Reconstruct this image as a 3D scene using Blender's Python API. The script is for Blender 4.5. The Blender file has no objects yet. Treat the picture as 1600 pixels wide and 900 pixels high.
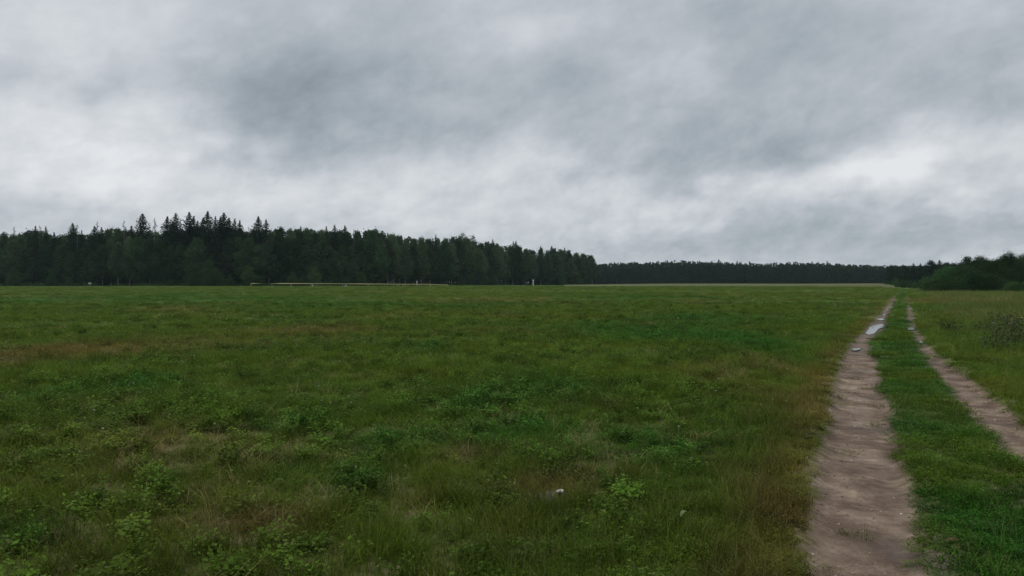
import bpy, math
import numpy as np
from mathutils import Vector

# ------------------------------------------------------------------ camera, world, sun, exposure
scene = bpy.context.scene
COL = scene.collection
F, HOR, CH = 1250.0, 440.0, 1.6            # focal length / horizon row of the 1600 x 900 photograph, eye height

cam_d = bpy.data.cameras.new("camera"); cam = bpy.data.objects.new("camera", cam_d); COL.objects.link(cam)
cam_d.sensor_width = 36.0; cam_d.lens = 36.0 * F / 1600.0
cam_d.clip_start = 0.05; cam_d.clip_end = 9000
cam.location = (0, 0, CH); cam.rotation_euler = (math.radians(90) - math.atan(10.0 / F), 0, 0)
scene.camera = cam
scene.view_settings.view_transform = 'Standard'; scene.view_settings.look = 'None'
scene.view_settings.gamma = 1.0; scene.view_settings.exposure = 0.0
scene.view_settings.use_curve_mapping = False
scene.render.engine = 'CYCLES'
scene.cycles.use_denoising = True
scene.cycles.max_bounces = 6; scene.cycles.diffuse_bounces = 3; scene.cycles.transmission_bounces = 3
scene.cycles.volume_bounces = 0

SUN_EL, SUN_AZ = math.radians(52), math.radians(-60)
world = bpy.data.worlds.new("World"); scene.world = world; world.use_nodes = True
wn = world.node_tree; wn.nodes.clear()


class NB:
    """tiny node-building helper: numbers, sockets and maths"""
    def __init__(s, nt): s.nt = nt
    def n(s, t, **kw):
        nd = s.nt.nodes.new(t)
        for k, v in kw.items(): setattr(nd, k, v)
        return nd
    def put(s, sock, v):
        if isinstance(v, bpy.types.NodeSocket): s.nt.links.new(v, sock)
        elif v is not None: sock.default_value = v
    def m(s, op, a, b=None, c=None, clamp=False):
        nd = s.n('ShaderNodeMath', operation=op, use_clamp=clamp)
        for i, v in enumerate((a, b, c)):
            if v is not None: s.put(nd.inputs[i], v)
        return nd.outputs[0]
    def vm(s, op, a, b=None):
        nd = s.n('ShaderNodeVectorMath', operation=op)
        s.put(nd.inputs[0], a)
        if b is not None: s.put(nd.inputs[3 if op == 'SCALE' else 1], b)
        return nd.outputs[0]
    def noise(s, vec, scale, detail=4, rough=.55, dist=0, col=False, dim='3D'):
        nd = s.n('ShaderNodeTexNoise', noise_dimensions=dim)
        s.put(nd.inputs['Vector'], vec); nd.inputs['Scale'].default_value = scale
        nd.inputs['Detail'].default_value = detail; nd.inputs['Roughness'].default_value = rough
        nd.inputs['Distortion'].default_value = dist
        return nd.outputs[1 if col else 0]
    def ramp(s, fac, stops, interp='LINEAR'):
        nd = s.n('ShaderNodeValToRGB'); cr = nd.color_ramp; cr.interpolation = interp
        while len(cr.elements) < len(stops): cr.elements.new(.5)
        for e, (p, c) in zip(cr.elements, stops):
            e.position = p; e.color = (*c, 1) if len(c) == 3 else c
        s.put(nd.inputs[0], fac); return nd.outputs[0]
    def mix(s, f, a, b, blend='MIX'):
        nd = s.n('ShaderNodeMix', data_type='RGBA', blend_type=blend)
        s.put(nd.inputs[0], f)
        for i, v in ((6, a), (7, b)):
            if isinstance(v, tuple) and len(v) == 3: v = (*v, 1)
            s.put(nd.inputs[i], v)
        return nd.outputs[2]
    def xyz(s, v):
        nd = s.n('ShaderNodeSeparateXYZ'); s.put(nd.inputs[0], v); return nd.outputs
    def comb(s, x, y, z):
        nd = s.n('ShaderNodeCombineXYZ')
        for i, v in enumerate((x, y, z)): s.put(nd.inputs[i], v)
        return nd.outputs[0]


# overcast sky: a Nishita sky almost wholly hidden behind a cloud deck whose banks lie at fixed azimuths and elevations
b = NB(wn)
tc = b.n('ShaderNodeTexCoord').outputs['Generated']
dx, dy, dz = b.xyz(tc)
az = b.m('ARCTAN2', dx, dy)
el = b.m('ARCSINE', dz)
zc = b.m('ADD', b.m('MAXIMUM', dz, 0.0), 0.16)
deck = b.comb(b.m('DIVIDE', dx, zc), b.m('DIVIDE', dy, zc), b.m('MULTIPLY', dz, 1.5))
w1 = b.vm('SUBTRACT', b.noise(deck, 1.0, 3, .55, col=True), (.5, .5, .5))
w2 = b.vm('SUBTRACT', b.noise(tc, 8.0, 4, .55, col=True), (.5, .5, .5))
wx, wy, _ = b.xyz(w1); vx, vy, _ = b.xyz(w2)
azw = b.m('ADD', b.m('ADD', az, b.m('MULTIPLY', wx, .22)), b.m('MULTIPLY', vx, .17))
elw = b.m('ADD', b.m('ADD', el, b.m('MULTIPLY', wy, .07)), b.m('MULTIPLY', vy, .10))
BANKS = [  # px, py, spread x, spread y, brightness change
    (200, 262, 210, 62, 26), (60, 195, 120, 60, 10), (330, 215, 110, 36, 12), (560, 300, 200, 50, 12), (760, 262, 150, 45, 20), (900, 340, 240, 30, 12),
    (1500, 240, 150, 40, 30), (1360, 275, 110, 22, 12), (1300, 290, 150, 26, 14), (1090, 320, 110, 24, 16),
    (172, 138, 34, 32, -17), (35, 140, 60, 26, -9), (470, 128, 90, 80, -22), (600, 190, 130, 50, -16), (800, 150, 150, 44, -16),
    (480, 226, 60, 24, -12), (440, 100, 120, 60, -8), (620, 60, 120, 50, -8), (1180, 150, 120, 50, -8), (120, 260, 80, 40, 6), (1110, 245, 150, 40, -18), (1010, 275, 70, 20, -12), (1290, 205, 190, 40, -12), (1270, 40, 130, 70, -22), (1120, 60, 60, 80, -10), (1560, 110, 160, 60, -8),
    (872, 292, 46, 18, -14), (1430, 248, 30, 10, -10), (1560, 262, 60, 12, -12), (1340, 345, 240, 26, -18), (1150, 380, 220, 18, -12), (150, 320, 170, 22, -12),
    (1070, 98, 60, 44, 14), (350, 40, 160, 60, 5), (80, 20, 220, 70, 14), (1330, 408, 90, 6, 12), (1500, 315, 90, 8, 8), (850, 30, 140, 40, 3), (1240, 292, 60, 14, 8),
]
acc = None
for (px, py, sx, sy, am) in BANKS:
    a0, e0 = math.atan((px - 800) / F), math.atan((HOR - py) / math.hypot(F, px - 800))
    ca = math.cos(a0)
    ra, re = sx / F * ca * ca, sy / F * ca
    ua = b.m('MULTIPLY', b.m('SUBTRACT', azw, a0), 1 / (ra * 1.25)); ue = b.m('MULTIPLY', b.m('SUBTRACT', elw, e0), 1 / (re * 1.25))
    r2 = b.m('MULTIPLY_ADD', ua, ua, b.m('MULTIPLY', ue, ue))
    g = b.m('EXPONENT', b.m('MULTIPLY', r2, -1.0))
    acc = b.m('MULTIPLY', g, am / 255) if acc is None else b.m('MULTIPLY_ADD', g, am / 255, acc)
n1 = b.noise(deck, 1.6, 8, .58, 0.4)
slope = b.m('MULTIPLY_ADD', az, -.22, el)      # the banks climb gently towards the right
n2 = b.noise(b.comb(b.m('MULTIPLY', az, 5.0), b.m('MULTIPLY', slope, 7.2), 3.1), 1.8, 8, .62, .1)
n3 = b.noise(b.comb(b.m('MULTIPLY', az, 15.0), b.m('MULTIPLY', slope, 22.0), 7.7), 1.0, 6, .64, .1)
bil = b.m('ABSOLUTE', b.m('SUBTRACT', b.noise(b.comb(b.m('MULTIPLY', az, 8.0), b.m('MULTIPLY', slope, 11.5), 1.7), 1.3, 6, .58, .1), .5))
SKY_MID = 0.760
lum = b.m('ADD', SKY_MID, acc)
lum = b.m('MULTIPLY_ADD', b.m('SUBTRACT', n1, .5), .12, lum)
lum = b.m('MULTIPLY_ADD', b.m('SUBTRACT', n2, .5), .21, lum)
lowf = b.m('MULTIPLY_ADD', el, -3.6, 1.45, clamp=False); lowf = b.m('MAXIMUM', lowf, .35)      # the low, far banks show crisper lumps than the deck overhead
lum = b.m('MULTIPLY_ADD', b.m('SUBTRACT', n3, .5), b.m('MULTIPLY', lowf, .16), lum)
lum = b.m('MULTIPLY_ADD', b.m('SUBTRACT', bil, .09), b.m('MULTIPLY', lowf, .30), lum)
cloud = b.ramp(lum, [(0.0, (0, 0, 0)), (.50, (.188, .226, .258)), (.58, (.268, .312, .350)), (.66, (.364, .412, .456)), (.74, (.482, .520, .562)),
                     (.82, (.620, .652, .688)), (.92, (.790, .808, .835))])
below = b.m('LESS_THAN', dz, -0.01)
cloud = b.mix(below, cloud, (.05, .07, .04))
up = b.m('MULTIPLY', b.m('SUBTRACT', dz, .36), 1.6, clamp=True)      # an overcast sky is two to three times brighter overhead than low down
cloud = b.vm('SCALE', cloud, b.m('MULTIPLY_ADD', b.m('MULTIPLY', up, b.m('SUBTRACT', 2.0, up)), 1.45, 1.0))
sky = b.n('ShaderNodeTexSky', sky_type='NISHITA', sun_disc=False, sun_elevation=SUN_EL, sun_rotation=SUN_AZ)
bg1 = b.n('ShaderNodeBackground'); b.put(bg1.inputs[0], sky.outputs[0]); bg1.inputs[1].default_value = 0.06
bg2 = b.n('ShaderNodeBackground'); b.put(bg2.inputs[0], cloud); bg2.inputs[1].default_value = 1.0
mxs = b.n('ShaderNodeMixShader'); mxs.inputs[0].default_value = 0.97
wn.links.new(bg1.outputs[0], mxs.inputs[1]); wn.links.new(bg2.outputs[0], mxs.inputs[2])
wo = b.n('ShaderNodeOutputWorld'); wn.links.new(mxs.outputs[0], wo.inputs[0])
world.cycles.sampling_method = 'MANUAL'; world.cycles.sample_map_resolution = 512

sun_d = bpy.data.lights.new("sun", 'SUN'); sun_d.energy = 1.0; sun_d.angle = math.radians(60); sun_d.color = (1, .96, .86)
sun = bpy.data.objects.new("sun", sun_d); COL.objects.link(sun)
sdir = Vector((math.sin(SUN_AZ) * math.cos(SUN_EL), math.cos(SUN_AZ) * math.cos(SUN_EL), math.sin(SUN_EL)))
sun.rotation_euler = sdir.to_track_quat('Z', 'Y').to_euler(); sun.location = sdir * 50

# ------------------------------------------------------------------ helpers
R = np.random.default_rng(7)


def vnoise(x, y, seed=0):
    x = np.asarray(x, float); y = np.asarray(y, float)
    xi = np.floor(x).astype(np.int64); yi = np.floor(y).astype(np.int64)
    fx = x - xi; fy = y - yi
    fx = fx * fx * (3 - 2 * fx); fy = fy * fy * (3 - 2 * fy)
    def h(a, c):
        n = (a * 374761393 + c * 668265263 + seed * 974634777) & 0xffffffff
        n = ((n ^ (n >> 13)) * 1274126177) & 0xffffffff
        n = (n ^ (n >> 16)) & 0xffffff
        return n / float(0xffffff)
    return (h(xi, yi) * (1 - fx) + h(xi + 1, yi) * fx) * (1 - fy) + (h(xi, yi + 1) * (1 - fx) + h(xi + 1, yi + 1) * fx) * fy


def fbm(x, y, sc, oct=4, seed=0, g=.5):
    s = 0; a = 1; t = 0; f = 1.0 / sc
    for i in range(oct):
        s = s + a * vnoise(x * f + 17.3 * i, y * f - 9.1 * i, seed + i * 13); t += a; a *= g; f *= 2.03
    return s / t - .5


def sstep(a, c, x):
    t = np.clip((x - a) / (c - a), 0, 1); return t * t * (3 - 2 * t)


def gp(px, py):
    """pixel row/column of the photograph -> point of the level ground"""
    d = CH * F / (py - HOR); return (px - 800) / F * d, d


def at(px, d): return (px - 800) / F * d


def build_mesh(name, V, F4=None, F3=None, attrs=None, smooth=False):
    V = np.asarray(V, np.float32).reshape(-1, 3)
    F4 = np.zeros((0, 4), np.int32) if F4 is None or len(F4) == 0 else np.asarray(F4, np.int32)
    F3 = np.zeros((0, 3), np.int32) if F3 is None or len(F3) == 0 else np.asarray(F3, np.int32)
    me = bpy.data.meshes.new(name)
    me.vertices.add(len(V)); me.vertices.foreach_set('co', V.ravel())
    nl = len(F4) * 4 + len(F3) * 3
    if nl:
        me.loops.add(nl); me.loops.foreach_set('vertex_index', np.concatenate([F4.ravel(), F3.ravel()]))
        me.polygons.add(len(F4) + len(F3))
        st = np.concatenate([np.arange(len(F4)) * 4, len(F4) * 4 + np.arange(len(F3)) * 3]).astype(np.int32)
        me.polygons.foreach_set('loop_start', st)
        if smooth: me.polygons.foreach_set('use_smooth', np.ones(len(st), bool))
    for k, (typ, arr) in (attrs or {}).items():
        a = me.attributes.new(k, typ, 'POINT')
        arr = np.asarray(arr)
        if typ == 'FLOAT_VECTOR': a.data.foreach_set('vector', arr.astype(np.float32).ravel())
        elif typ == 'INT': a.data.foreach_set('value', arr.astype(np.int32))
        else: a.data.foreach_set('value', arr.astype(np.float32))
    me.update(calc_edges=True); me.validate()
    return me


def link(name, me, mat=None, parent=None, **props):
    o = bpy.data.objects.new(name, me); COL.objects.link(o)
    if mat is not None and me is not None and not me.materials: me.materials.append(mat)
    if parent is not None: o.parent = parent
    for k, v in props.items(): o[k] = v
    return o


def tag(o, label=None, category=None, group=None, kind=None):
    for k, v in (('label', label), ('category', category), ('group', group), ('kind', kind)):
        if v: o[k] = v
    return o


class Geo:
    def __init__(s): s.V = []; s.F4 = []; s.F3 = []; s.v = []; s.n = 0
    def add(s, V, F4=None, F3=None, v=None):
        V = np.asarray(V, float).reshape(-1, 3)
        if F4 is not None and len(F4): s.F4.append(np.asarray(F4) + s.n)
        if F3 is not None and len(F3): s.F3.append(np.asarray(F3) + s.n)
        s.V.append(V); s.v.append(np.full(len(V), .5) if v is None else np.asarray(v, float)); s.n += len(V)
        return s
    def tube(s, pts, rad, sides=6, v=.5, cap=True):
        pts = np.asarray(pts, float); n = len(pts); rad = np.broadcast_to(rad, (n,))
        tan = np.gradient(pts, axis=0); tan /= np.linalg.norm(tan, axis=1)[:, None] + 1e-9
        up = np.array([0, 0, 1.]) if abs(tan[0, 2]) < .9 else np.array([1., 0, 0])
        V = []
        for i in range(n):
            a = np.cross(up, tan[i]); a /= np.linalg.norm(a) + 1e-9; c = np.cross(tan[i], a)
            th = np.arange(sides) / sides * 2 * np.pi
            V.append(pts[i] + rad[i] * (np.cos(th)[:, None] * a + np.sin(th)[:, None] * c))
        V = np.concatenate(V); Fq = []
        for i in range(n - 1):
            for k in range(sides):
                k2 = (k + 1) % sides
                Fq.append((i * sides + k, i * sides + k2, (i + 1) * sides + k2, (i + 1) * sides + k))
        F3 = []
        if cap:
            V = np.concatenate([V, pts[:1], pts[-1:]]); c0, c1 = n * sides, n * sides + 1
            for k in range(sides):
                F3.append((c0, (k + 1) % sides, k)); F3.append((c1, (n - 1) * sides + k, (n - 1) * sides + (k + 1) % sides))
        s.add(V, Fq, F3, np.full(len(V), v)); return s
    def box(s, c, size, v=.5):
        c = np.asarray(c, float); h = np.asarray(size, float) / 2
        V = np.array([[x, y, z] for z in (-1, 1) for y in (-1, 1) for x in (-1, 1)]) * h + c
        s.add(V, [(0, 2, 3, 1), (4, 5, 7, 6), (0, 1, 5, 4), (2, 6, 7, 3), (0, 4, 6, 2), (1, 3, 7, 5)], None, np.full(8, v)); return s
    def cards(s, P, size, rng, v=None, flat=0.0, aspect=.6):
        """kite-shaped leaf sprays, one per point, randomly turned; size per point"""
        P = np.asarray(P, float); n = len(P); size = np.broadcast_to(size, (n,))
        a = rng.normal(size=(n, 3)); a[:, 2] *= (1 - flat); a /= np.linalg.norm(a, axis=1)[:, None]
        q = rng.normal(size=(n, 3)); c = np.cross(a, q); c /= np.linalg.norm(c, axis=1)[:, None] + 1e-9
        S = size[:, None]
        k = np.stack([P - a * S * .5, P + c * S * aspect * .5 + a * S * .1, P + a * S * .5, P - c * S * aspect * .5 + a * S * .05], 1)
        V = k.reshape(-1, 3); I = np.arange(n * 4).reshape(n, 4)
        vv = rng.random(n) if v is None else np.broadcast_to(v, (n,))
        s.add(V, I, None, np.repeat(vv, 4)); return s
    def arrays(s):
        V = np.concatenate(s.V); F4 = np.concatenate(s.F4) if s.F4 else None; F3 = np.concatenate(s.F3) if s.F3 else None
        return V, F4, F3, np.concatenate(s.v)
    def mesh(s, name, smooth=False):
        V, F4, F3, v = s.arrays(); return build_mesh(name, V, F4, F3, {'v': ('FLOAT', v)}, smooth)


def principled(name, col=(.5, .5, .5), rough=.8, spec=.3, metal=0):
    m = bpy.data.materials.new(name); m.use_nodes = True
    p = m.node_tree.nodes['Principled BSDF']
    p.inputs['Base Color'].default_value = (*col, 1); p.inputs['Roughness'].default_value = rough
    p.inputs['Specular IOR Level'].default_value = spec; p.inputs['Metallic'].default_value = metal
    return m, NB(m.node_tree), p


def foliage_mat(name, dark, light, var=.35, trans=.25, rough=.65, instancer=False, huev=.06):
    m, q, p = principled(name, dark, .85, .06)
    nt = m.node_tree
    at_ = q.n('ShaderNodeAttribute', attribute_name='v').outputs['Fac']
    if instancer:
        t = q.n('ShaderNodeAttribute', attribute_name='tint', attribute_type='INSTANCER').outputs['Color']
        k = q.m('MULTIPLY_ADD', at_, var * 2, 1 - var)
        col = q.vm('SCALE', t, k)
        warm = q.m('MULTIPLY', q.m('GREATER_THAN', at_, .93), .5)
        col = q.mix(warm, col, (.16, .14, .07))
    else:
        oi = q.n('ShaderNodeObjectInfo').outputs['Random']
        pos = q.n('ShaderNodeNewGeometry').outputs['Position']
        cl = q.noise(pos, .35, 3, .6)
        f = q.m('ADD', q.m('MULTIPLY', at_, .55), q.m('MULTIPLY', q.m('SUBTRACT', cl, .35), .9), clamp=True)
        col = q.mix(f, dark, light)
        hs = q.n('ShaderNodeHueSaturation'); q.put(hs.inputs['Color'], col)
        q.put(hs.inputs['Hue'], q.m('MULTIPLY_ADD', oi, huev, .5 - huev / 2))
        q.put(hs.inputs['Value'], q.m('MULTIPLY_ADD', q.m('FRACT', q.m('MULTIPLY', oi, 7.31)), var * 2, 1 - var))
        col = hs.outputs[0]
    q.put(p.inputs['Base Color'], col)
    tr = q.n('ShaderNodeBsdfTranslucent'); q.put(tr.inputs[0], col)
    mx = q.n('ShaderNodeMixShader'); mx.inputs[0].default_value = trans
    nt.links.new(p.outputs[0], mx.inputs[1]); nt.links.new(tr.outputs[0], mx.inputs[2])
    nt.links.new(mx.outputs[0], nt.nodes['Material Output'].inputs[0])
    return m


# ------------------------------------------------------------------ the lie of the land
LEFT_RUT = [(900, 1264, 1462), (850, 1264, 1442), (800, 1268, 1434), (750, 1276, 1420), (700, 1284, 1410), (650, 1294, 1395), (600, 1305, 1384), (560, 1314, 1372),
            (535, 1330, 1362), (510, 1351, 1386), (490, 1375, 1391), (465, 1394, 1402)]
RIGHT_RUT = [(900, 1820, 1935), (800, 1692, 1800), (740, 1617, 1712), (700, 1560, 1646), (660, 1524, 1600), (630, 1500, 1566), (600, 1475, 1528), (580, 1453, 1505), (560, 1441, 1474), (540, 1431, 1452),
             (520, 1421, 1440), (500, 1417, 1431), (470, 1415, 1421), (462, 1412, 1417)]


def edges_of(tab):
    ys = []; a = []; c = []
    for (py, x0, x1) in tab:
        X0, d = gp(x0, py); X1, _ = gp(x1, py); ys.append(d); a.append(X0); c.append(X1)
    # carry on behind the camera and beyond the crest in the line of the track
    ys = [-60, 1.0] + ys + [4000]; s = .47
    a = [a[0] - s * (ys[2] + 60), a[0] - s * (ys[2] - 1.0) * .9] + a + [a[-1] + .49 * (4000 - ys[-2])]
    c = [c[0] - s * (ys[2] + 60), c[0] - s * (ys[2] - 1.0) * .9] + c + [c[-1] + .49 * (4000 - ys[-2])]
    return np.array(ys), np.array(a), np.array(c)


LE, RE = edges_of(LEFT_RUT), edges_of(RIGHT_RUT)


def rut_sd(x, y):
    """signed distance (m) into the nearer wheel rut, positive inside"""
    out = None
    for ys, a, c in (LE, RE):
        s = np.minimum(x - np.interp(y, ys, a), np.interp(y, ys, c) - x) * .9
        out = s if out is None else np.maximum(out, s)
    return out


def track_c(y): return (np.interp(y, LE[0], LE[2]) + np.interp(y, RE[0], RE[1])) / 2
def track_t(x, y): return x - track_c(y)


def blobs(x, y, tab):
    s = np.zeros(np.broadcast(x, y).shape); yy = np.maximum(y, 1.5)
    for (px, py, rx, ry, a) in tab:
        X, d = gp(px, py); u = (x - X) / (rx * d / F)
        d2 = CH * F / max(py - ry - HOR, 2.2); d3 = CH * F / (py + ry - HOR); rl = max(math.log(d2 / d3) / 2, .02)
        v = (np.log(yy) - math.log(d)) / rl
        s += a * np.exp(-np.minimum(u * u + v * v, 30))
    return s


DRY = [(30, 562, 130, 22, .9), (250, 548, 220, 18, .6), (480, 518, 110, 12, .7), (270, 486, 70, 3, .9), (740, 470, 170, 5, .5), (1100, 472, 60, 4, .4), (1290, 600, 34, 120, .55),
       (1215, 800, 60, 130, .55), (1240, 640, 30, 60, .35), (865, 768, 62, 20, 1.3), (960, 745, 60, 10, .9), (730, 715, 34, 12, .9), (430, 830, 60, 22, .8), (640, 800, 28, 14, .7), (790, 835, 40, 18, .6),
       (1110, 590, 80, 20, .6), (1180, 575, 60, 14, .4), (350, 822, 60, 20, .6), (250, 690, 90, 30, .35), (1590, 478, 44, 12, 1.3), (1440, 640, 40, 20, .3), (600, 590, 120, 14, .45), (130, 640, 100, 12, .3),
       (1450, 590, 60, 16, .35), (1520, 560, 50, 18, .4), (800, 520, 140, 7, .4), (960, 640, 50, 12, .4), (1050, 690, 40, 12, .4)]
LUSH = [(100, 468, 200, 12, .8), (450, 468, 200, 5, .5), (650, 478, 200, 6, .6), (1000, 465, 220, 6, .6), (220, 604, 60, 16, .9), (60, 620, 50, 13, .6), (670, 545, 40, 8, .7), (1050, 520, 130, 20, 1.0),
        (1150, 500, 100, 12, .7), (850, 605, 80, 26, .7), (740, 640, 60, 18, .7), (800, 680, 90, 18, .8), (600, 700, 80, 18, .7), (1050, 700, 120, 26, .7), (560, 760, 60, 18, .8), (450, 745, 30, 16, .6),
        (460, 670, 50, 10, .7), (1470, 800, 90, 80, .8), (1390, 600, 24, 60, .7), (1580, 850, 50, 60, .8), (1440, 482, 30, 8, .7), (1480, 470, 40, 6, .5), (20, 850, 60, 34, .7), (1180, 540, 60, 16, .6),
        (240, 770, 60, 20, .4), (900, 850, 60, 30, .4), (1000, 600, 60, 14, .5), (1500, 510, 50, 10, .5), (330, 500, 300, 6, .3)]
BARE = [(1476, 888, 40, 36, 1.5), (1478, 806, 14, 12, 1.1), (862, 776, 34, 9, 1.4), (1470, 845, 22, 8, .8), (640, 806, 14, 4, .9), (735, 716, 22, 6, .9), (1225, 850, 40, 40, .35), (1254, 700, 16, 50, .35), (880, 742, 30, 5, .6), (1262, 760, 16, 50, .35), (1408, 459, 9, 1.6, .9), (1590, 632, 10, 3, .9), (1500, 850, 10, 10, .5)]

PUDDLES = [
    [(1353, 518), (1357, 510.5), (1362, 506), (1370, 505), (1377, 504.2), (1384, 504.5), (1384, 508.5), (1379, 509.2), (1374, 510.2), (1371, 513), (1368, 517), (1363, 519), (1357, 519.3)],
    [(1330.5, 541.5), (1334, 540), (1340, 539.6), (1345, 540.3), (1343, 542.5), (1337, 543.6), (1332, 543.2)],
    [(1370, 496.5), (1376, 495.3), (1382, 495.6), (1381, 497.6), (1374, 498.6)],
    [(1416.5, 508), (1421, 506.6), (1427, 508.2), (1432, 510.6), (1428, 512.2), (1421, 512.6), (1417.5, 510.8)],
    [(1416, 498), (1421, 497.2), (1426, 498), (1424, 499.6), (1418, 499.8)],
    [(1434, 530), (1439, 529), (1445, 531), (1446, 532.6), (1440, 532.8), (1435.5, 531.8)],
    [(1384, 482.5), (1388, 481.8), (1390, 482.3), (1386, 483.6)],
    [(1362, 523.5), (1367, 522.3), (1371, 522.9), (1369, 524.6), (1364, 525)],
    [(1378, 489.5), (1383, 488.6), (1386, 489.2), (1383, 490.8), (1379, 491)],
]


def puddle_center(P):
    W = np.array([gp(*p) for p in P]); return W.mean(0), np.abs(W - W.mean(0)).max(0), W


PC = [puddle_center(P) for P in PUDDLES]


def H(x, y, fine=True):
    x = np.asarray(x, float); y = np.asarray(y, float)
    d = np.hypot(x, y); a = np.arctan2(x, np.maximum(y, 1e-3))
    # far edge of the field sinks gently beyond 300 m; the meadow to the right falls off beyond a low crest
    h = -1.0 * sstep(300, 500, d) * sstep(.20, .02, a)
    h = h - .8 * sstep(420, 560, d) * sstep(.02, .20, a)
    w = sstep(.425, .475, a)
    h = h - w * (.58 * sstep(88, 150, d) + .5 * sstep(150, 320, d) - .3 * sstep(380, 700, d))
    if fine:
        sd = rut_sd(x, y)
        inn = sstep(-.10, .14, sd)
        far = 1 - sstep(60, 90, y)
        rough = 1 - .85 * np.exp(-np.clip(np.abs(track_t(x, y)) - 1.6, 0, None) / 1.5)
        h = h + .07 * fbm(x, y, 3.5, 3, 3) * rough + .035 * fbm(x, y, .7, 3, 5) * rough
        h = h + .30 * fbm(x, y, 60, 2, 9) * sstep(25, 90, d)
        h = h - inn * far * (.062 + .016 * fbm(x, y, 1.3, 3, 21)) + .005 * fbm(x, y / 1.5, .30, 2, 22) * inn
        h = h + .02 * np.exp(-((sd + .16) / .10) ** 2) * far * (1 + 2 * fbm(x, y, .8, 2, 31))
        for c, r, W in PC:
            u = ((x - c[0]) - .47 * (y - c[1])) / (r[0] * .62 + .12); v = (y - c[1]) / (r[1] + .3)
            g = np.exp(-np.minimum(np.abs(u) ** 4 + np.abs(v) ** 4, 30))
            h = h * (1 - g) + (-.095) * g
    return h


# ------------------------------------------------------------------ colours of the vegetation, as a function of the place
C_OLIVE = np.array([.074, .120, .012]); C_LUSH = np.array([.030, .110, .012]); C_DRY = np.array([.160, .106, .030]); C_YEL = np.array([.102, .142, .010]); C_BLUE = np.array([.045, .104, .024])


def veg(x, y):
    dry = blobs(x, y, DRY) - .12 + 1.3 * fbm(x, y, 5.0, 4, 41) + .5 * fbm(x, y / 1.6, 28, 3, 43)
    lush = blobs(x, y, LUSH) - .02 + 1.3 * fbm(x, y, 3.2, 4, 51) + .6 * fbm(x, y / 1.6, 22, 3, 53)
    return np.clip(dry, 0, 1), np.clip(lush, 0, 1)


def tint(x, y, rng=None):
    dry, lush = veg(x, y)
    vg = np.exp(-((rut_sd(x, y) + .22) / .24) ** 2) * sstep(-.4, -.9, track_t(x, y)) * sstep(80, 40, y); dry = np.clip(dry + .65 * vg + vg * fbm(x, y, .5, 3, 45), 0, 1)
    c = C_OLIVE + (C_YEL - C_OLIVE) * np.clip(.5 + 2.0 * fbm(x, y, 2.2, 3, 61), 0, 1)[..., None] * .5
    c = c + (C_LUSH - c) * (np.clip(lush, 0, 1) * .9)[..., None]
    c = c + (C_DRY - c) * (np.clip(dry * (1 - .5 * lush), 0, 1) * .75)[..., None]
    t = np.abs(track_t(x, y)); strip = sstep(.75, .45, t) * .8   # the green middle between the ruts
    mid = C_LUSH * .95 + (C_YEL * .85 - C_LUSH * .95) * np.clip(.36 + 2.6 * fbm(x, y, 1.1, 3, 71), 0, 1)[..., None] * .8
    c = c + (mid - c) * strip[..., None]
    return c


# ------------------------------------------------------------------ ground sheet
tcol = np.concatenate([-np.geomspace(4.2, 2600, 75)[::-1], np.linspace(-4.1, 4.1, 206), np.geomspace(4.2, 2600, 75)])
yrow = np.concatenate([np.linspace(-60, 1.9, 30), np.geomspace(2.0, 40, 420), np.geomspace(40.6, 300, 170), np.geomspace(306, 2000, 50)])
TT, YY = np.meshgrid(tcol, yrow); XX = track_c(YY) + TT
GV = np.stack([XX, YY, H(XX, YY)], -1).reshape(-1, 3)
nr, nc = TT.shape; I = np.arange(nr * nc).reshape(nr, nc)
GF = np.stack([I[:-1, :-1], I[:-1, 1:], I[1:, 1:], I[1:, :-1]], -1).reshape(-1, 4)
gx, gy = GV[:, 0], GV[:, 1]
g_t = tint(gx, gy)
bare = np.clip(blobs(gx, gy, BARE), 0, 1)
sdv = np.clip(rut_sd(gx, gy), -.6, .6)
sdv = sdv - .5 * sstep(78, 100, gy)
DAMP = [(1425, 860, 40, 34, .8), (1372, 664, 34, 6, .9), (1340, 830, 50, 14, .4), (1350, 575, 24, 4, .7), (1385, 760, 24, 16, .4), (1330, 720, 30, 10, .35), (1470, 880, 50, 30, .5), (1345, 552, 16, 3, .6), (1450, 560, 14, 6, .4), (1560, 655, 24, 6, .4), (1365, 525, 14, 6, .8), (1428, 520, 8, 10, .6)]
wet = np.clip(blobs(gx, gy, DAMP) + .5 * fbm(gx, gy, .8, 3, 91), 0, 1)
for c, r, W in PC:
    u = ((gx - c[0]) - .47 * (gy - c[1])) / (r[0] + .25); v = (gy - c[1]) / (r[1] * 1.6 + .5)
    wet = np.maximum(wet, np.exp(-np.minimum(u * u + v * v, 30)))
gme = build_mesh("ground", GV, GF, None, {'tint': ('FLOAT_VECTOR', g_t), 'rut': ('FLOAT', sdv), 'bare': ('FLOAT', bare), 'wet': ('FLOAT', wet)}, smooth=True)
gm, q, p = principled("ground_soil_and_sward", rough=.9, spec=.2)
pos = q.n('ShaderNodeNewGeometry').outputs['Position']
A = lambda n, o='Fac': q.n('ShaderNodeAttribute', attribute_name=n).outputs[o]
px_, py_, pz_ = q.xyz(pos)
fineN = q.noise(pos, 9.0, 6, .65); midN = q.noise(pos, 2.2, 5, .6); tiny = q.noise(pos, 60.0, 4, .6); big = q.noise(pos, .5, 3, .5)
sdn = q.m('ADD', A('rut'), q.m('MULTIPLY', q.m('SUBTRACT', fineN, .5), .34))
sdn = q.m('ADD', sdn, q.m('MULTIPLY', q.m('SUBTRACT', midN, .5), .16))
dirtm = q.m('MULTIPLY_ADD', sdn, 14.0, .5, clamp=True)
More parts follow.
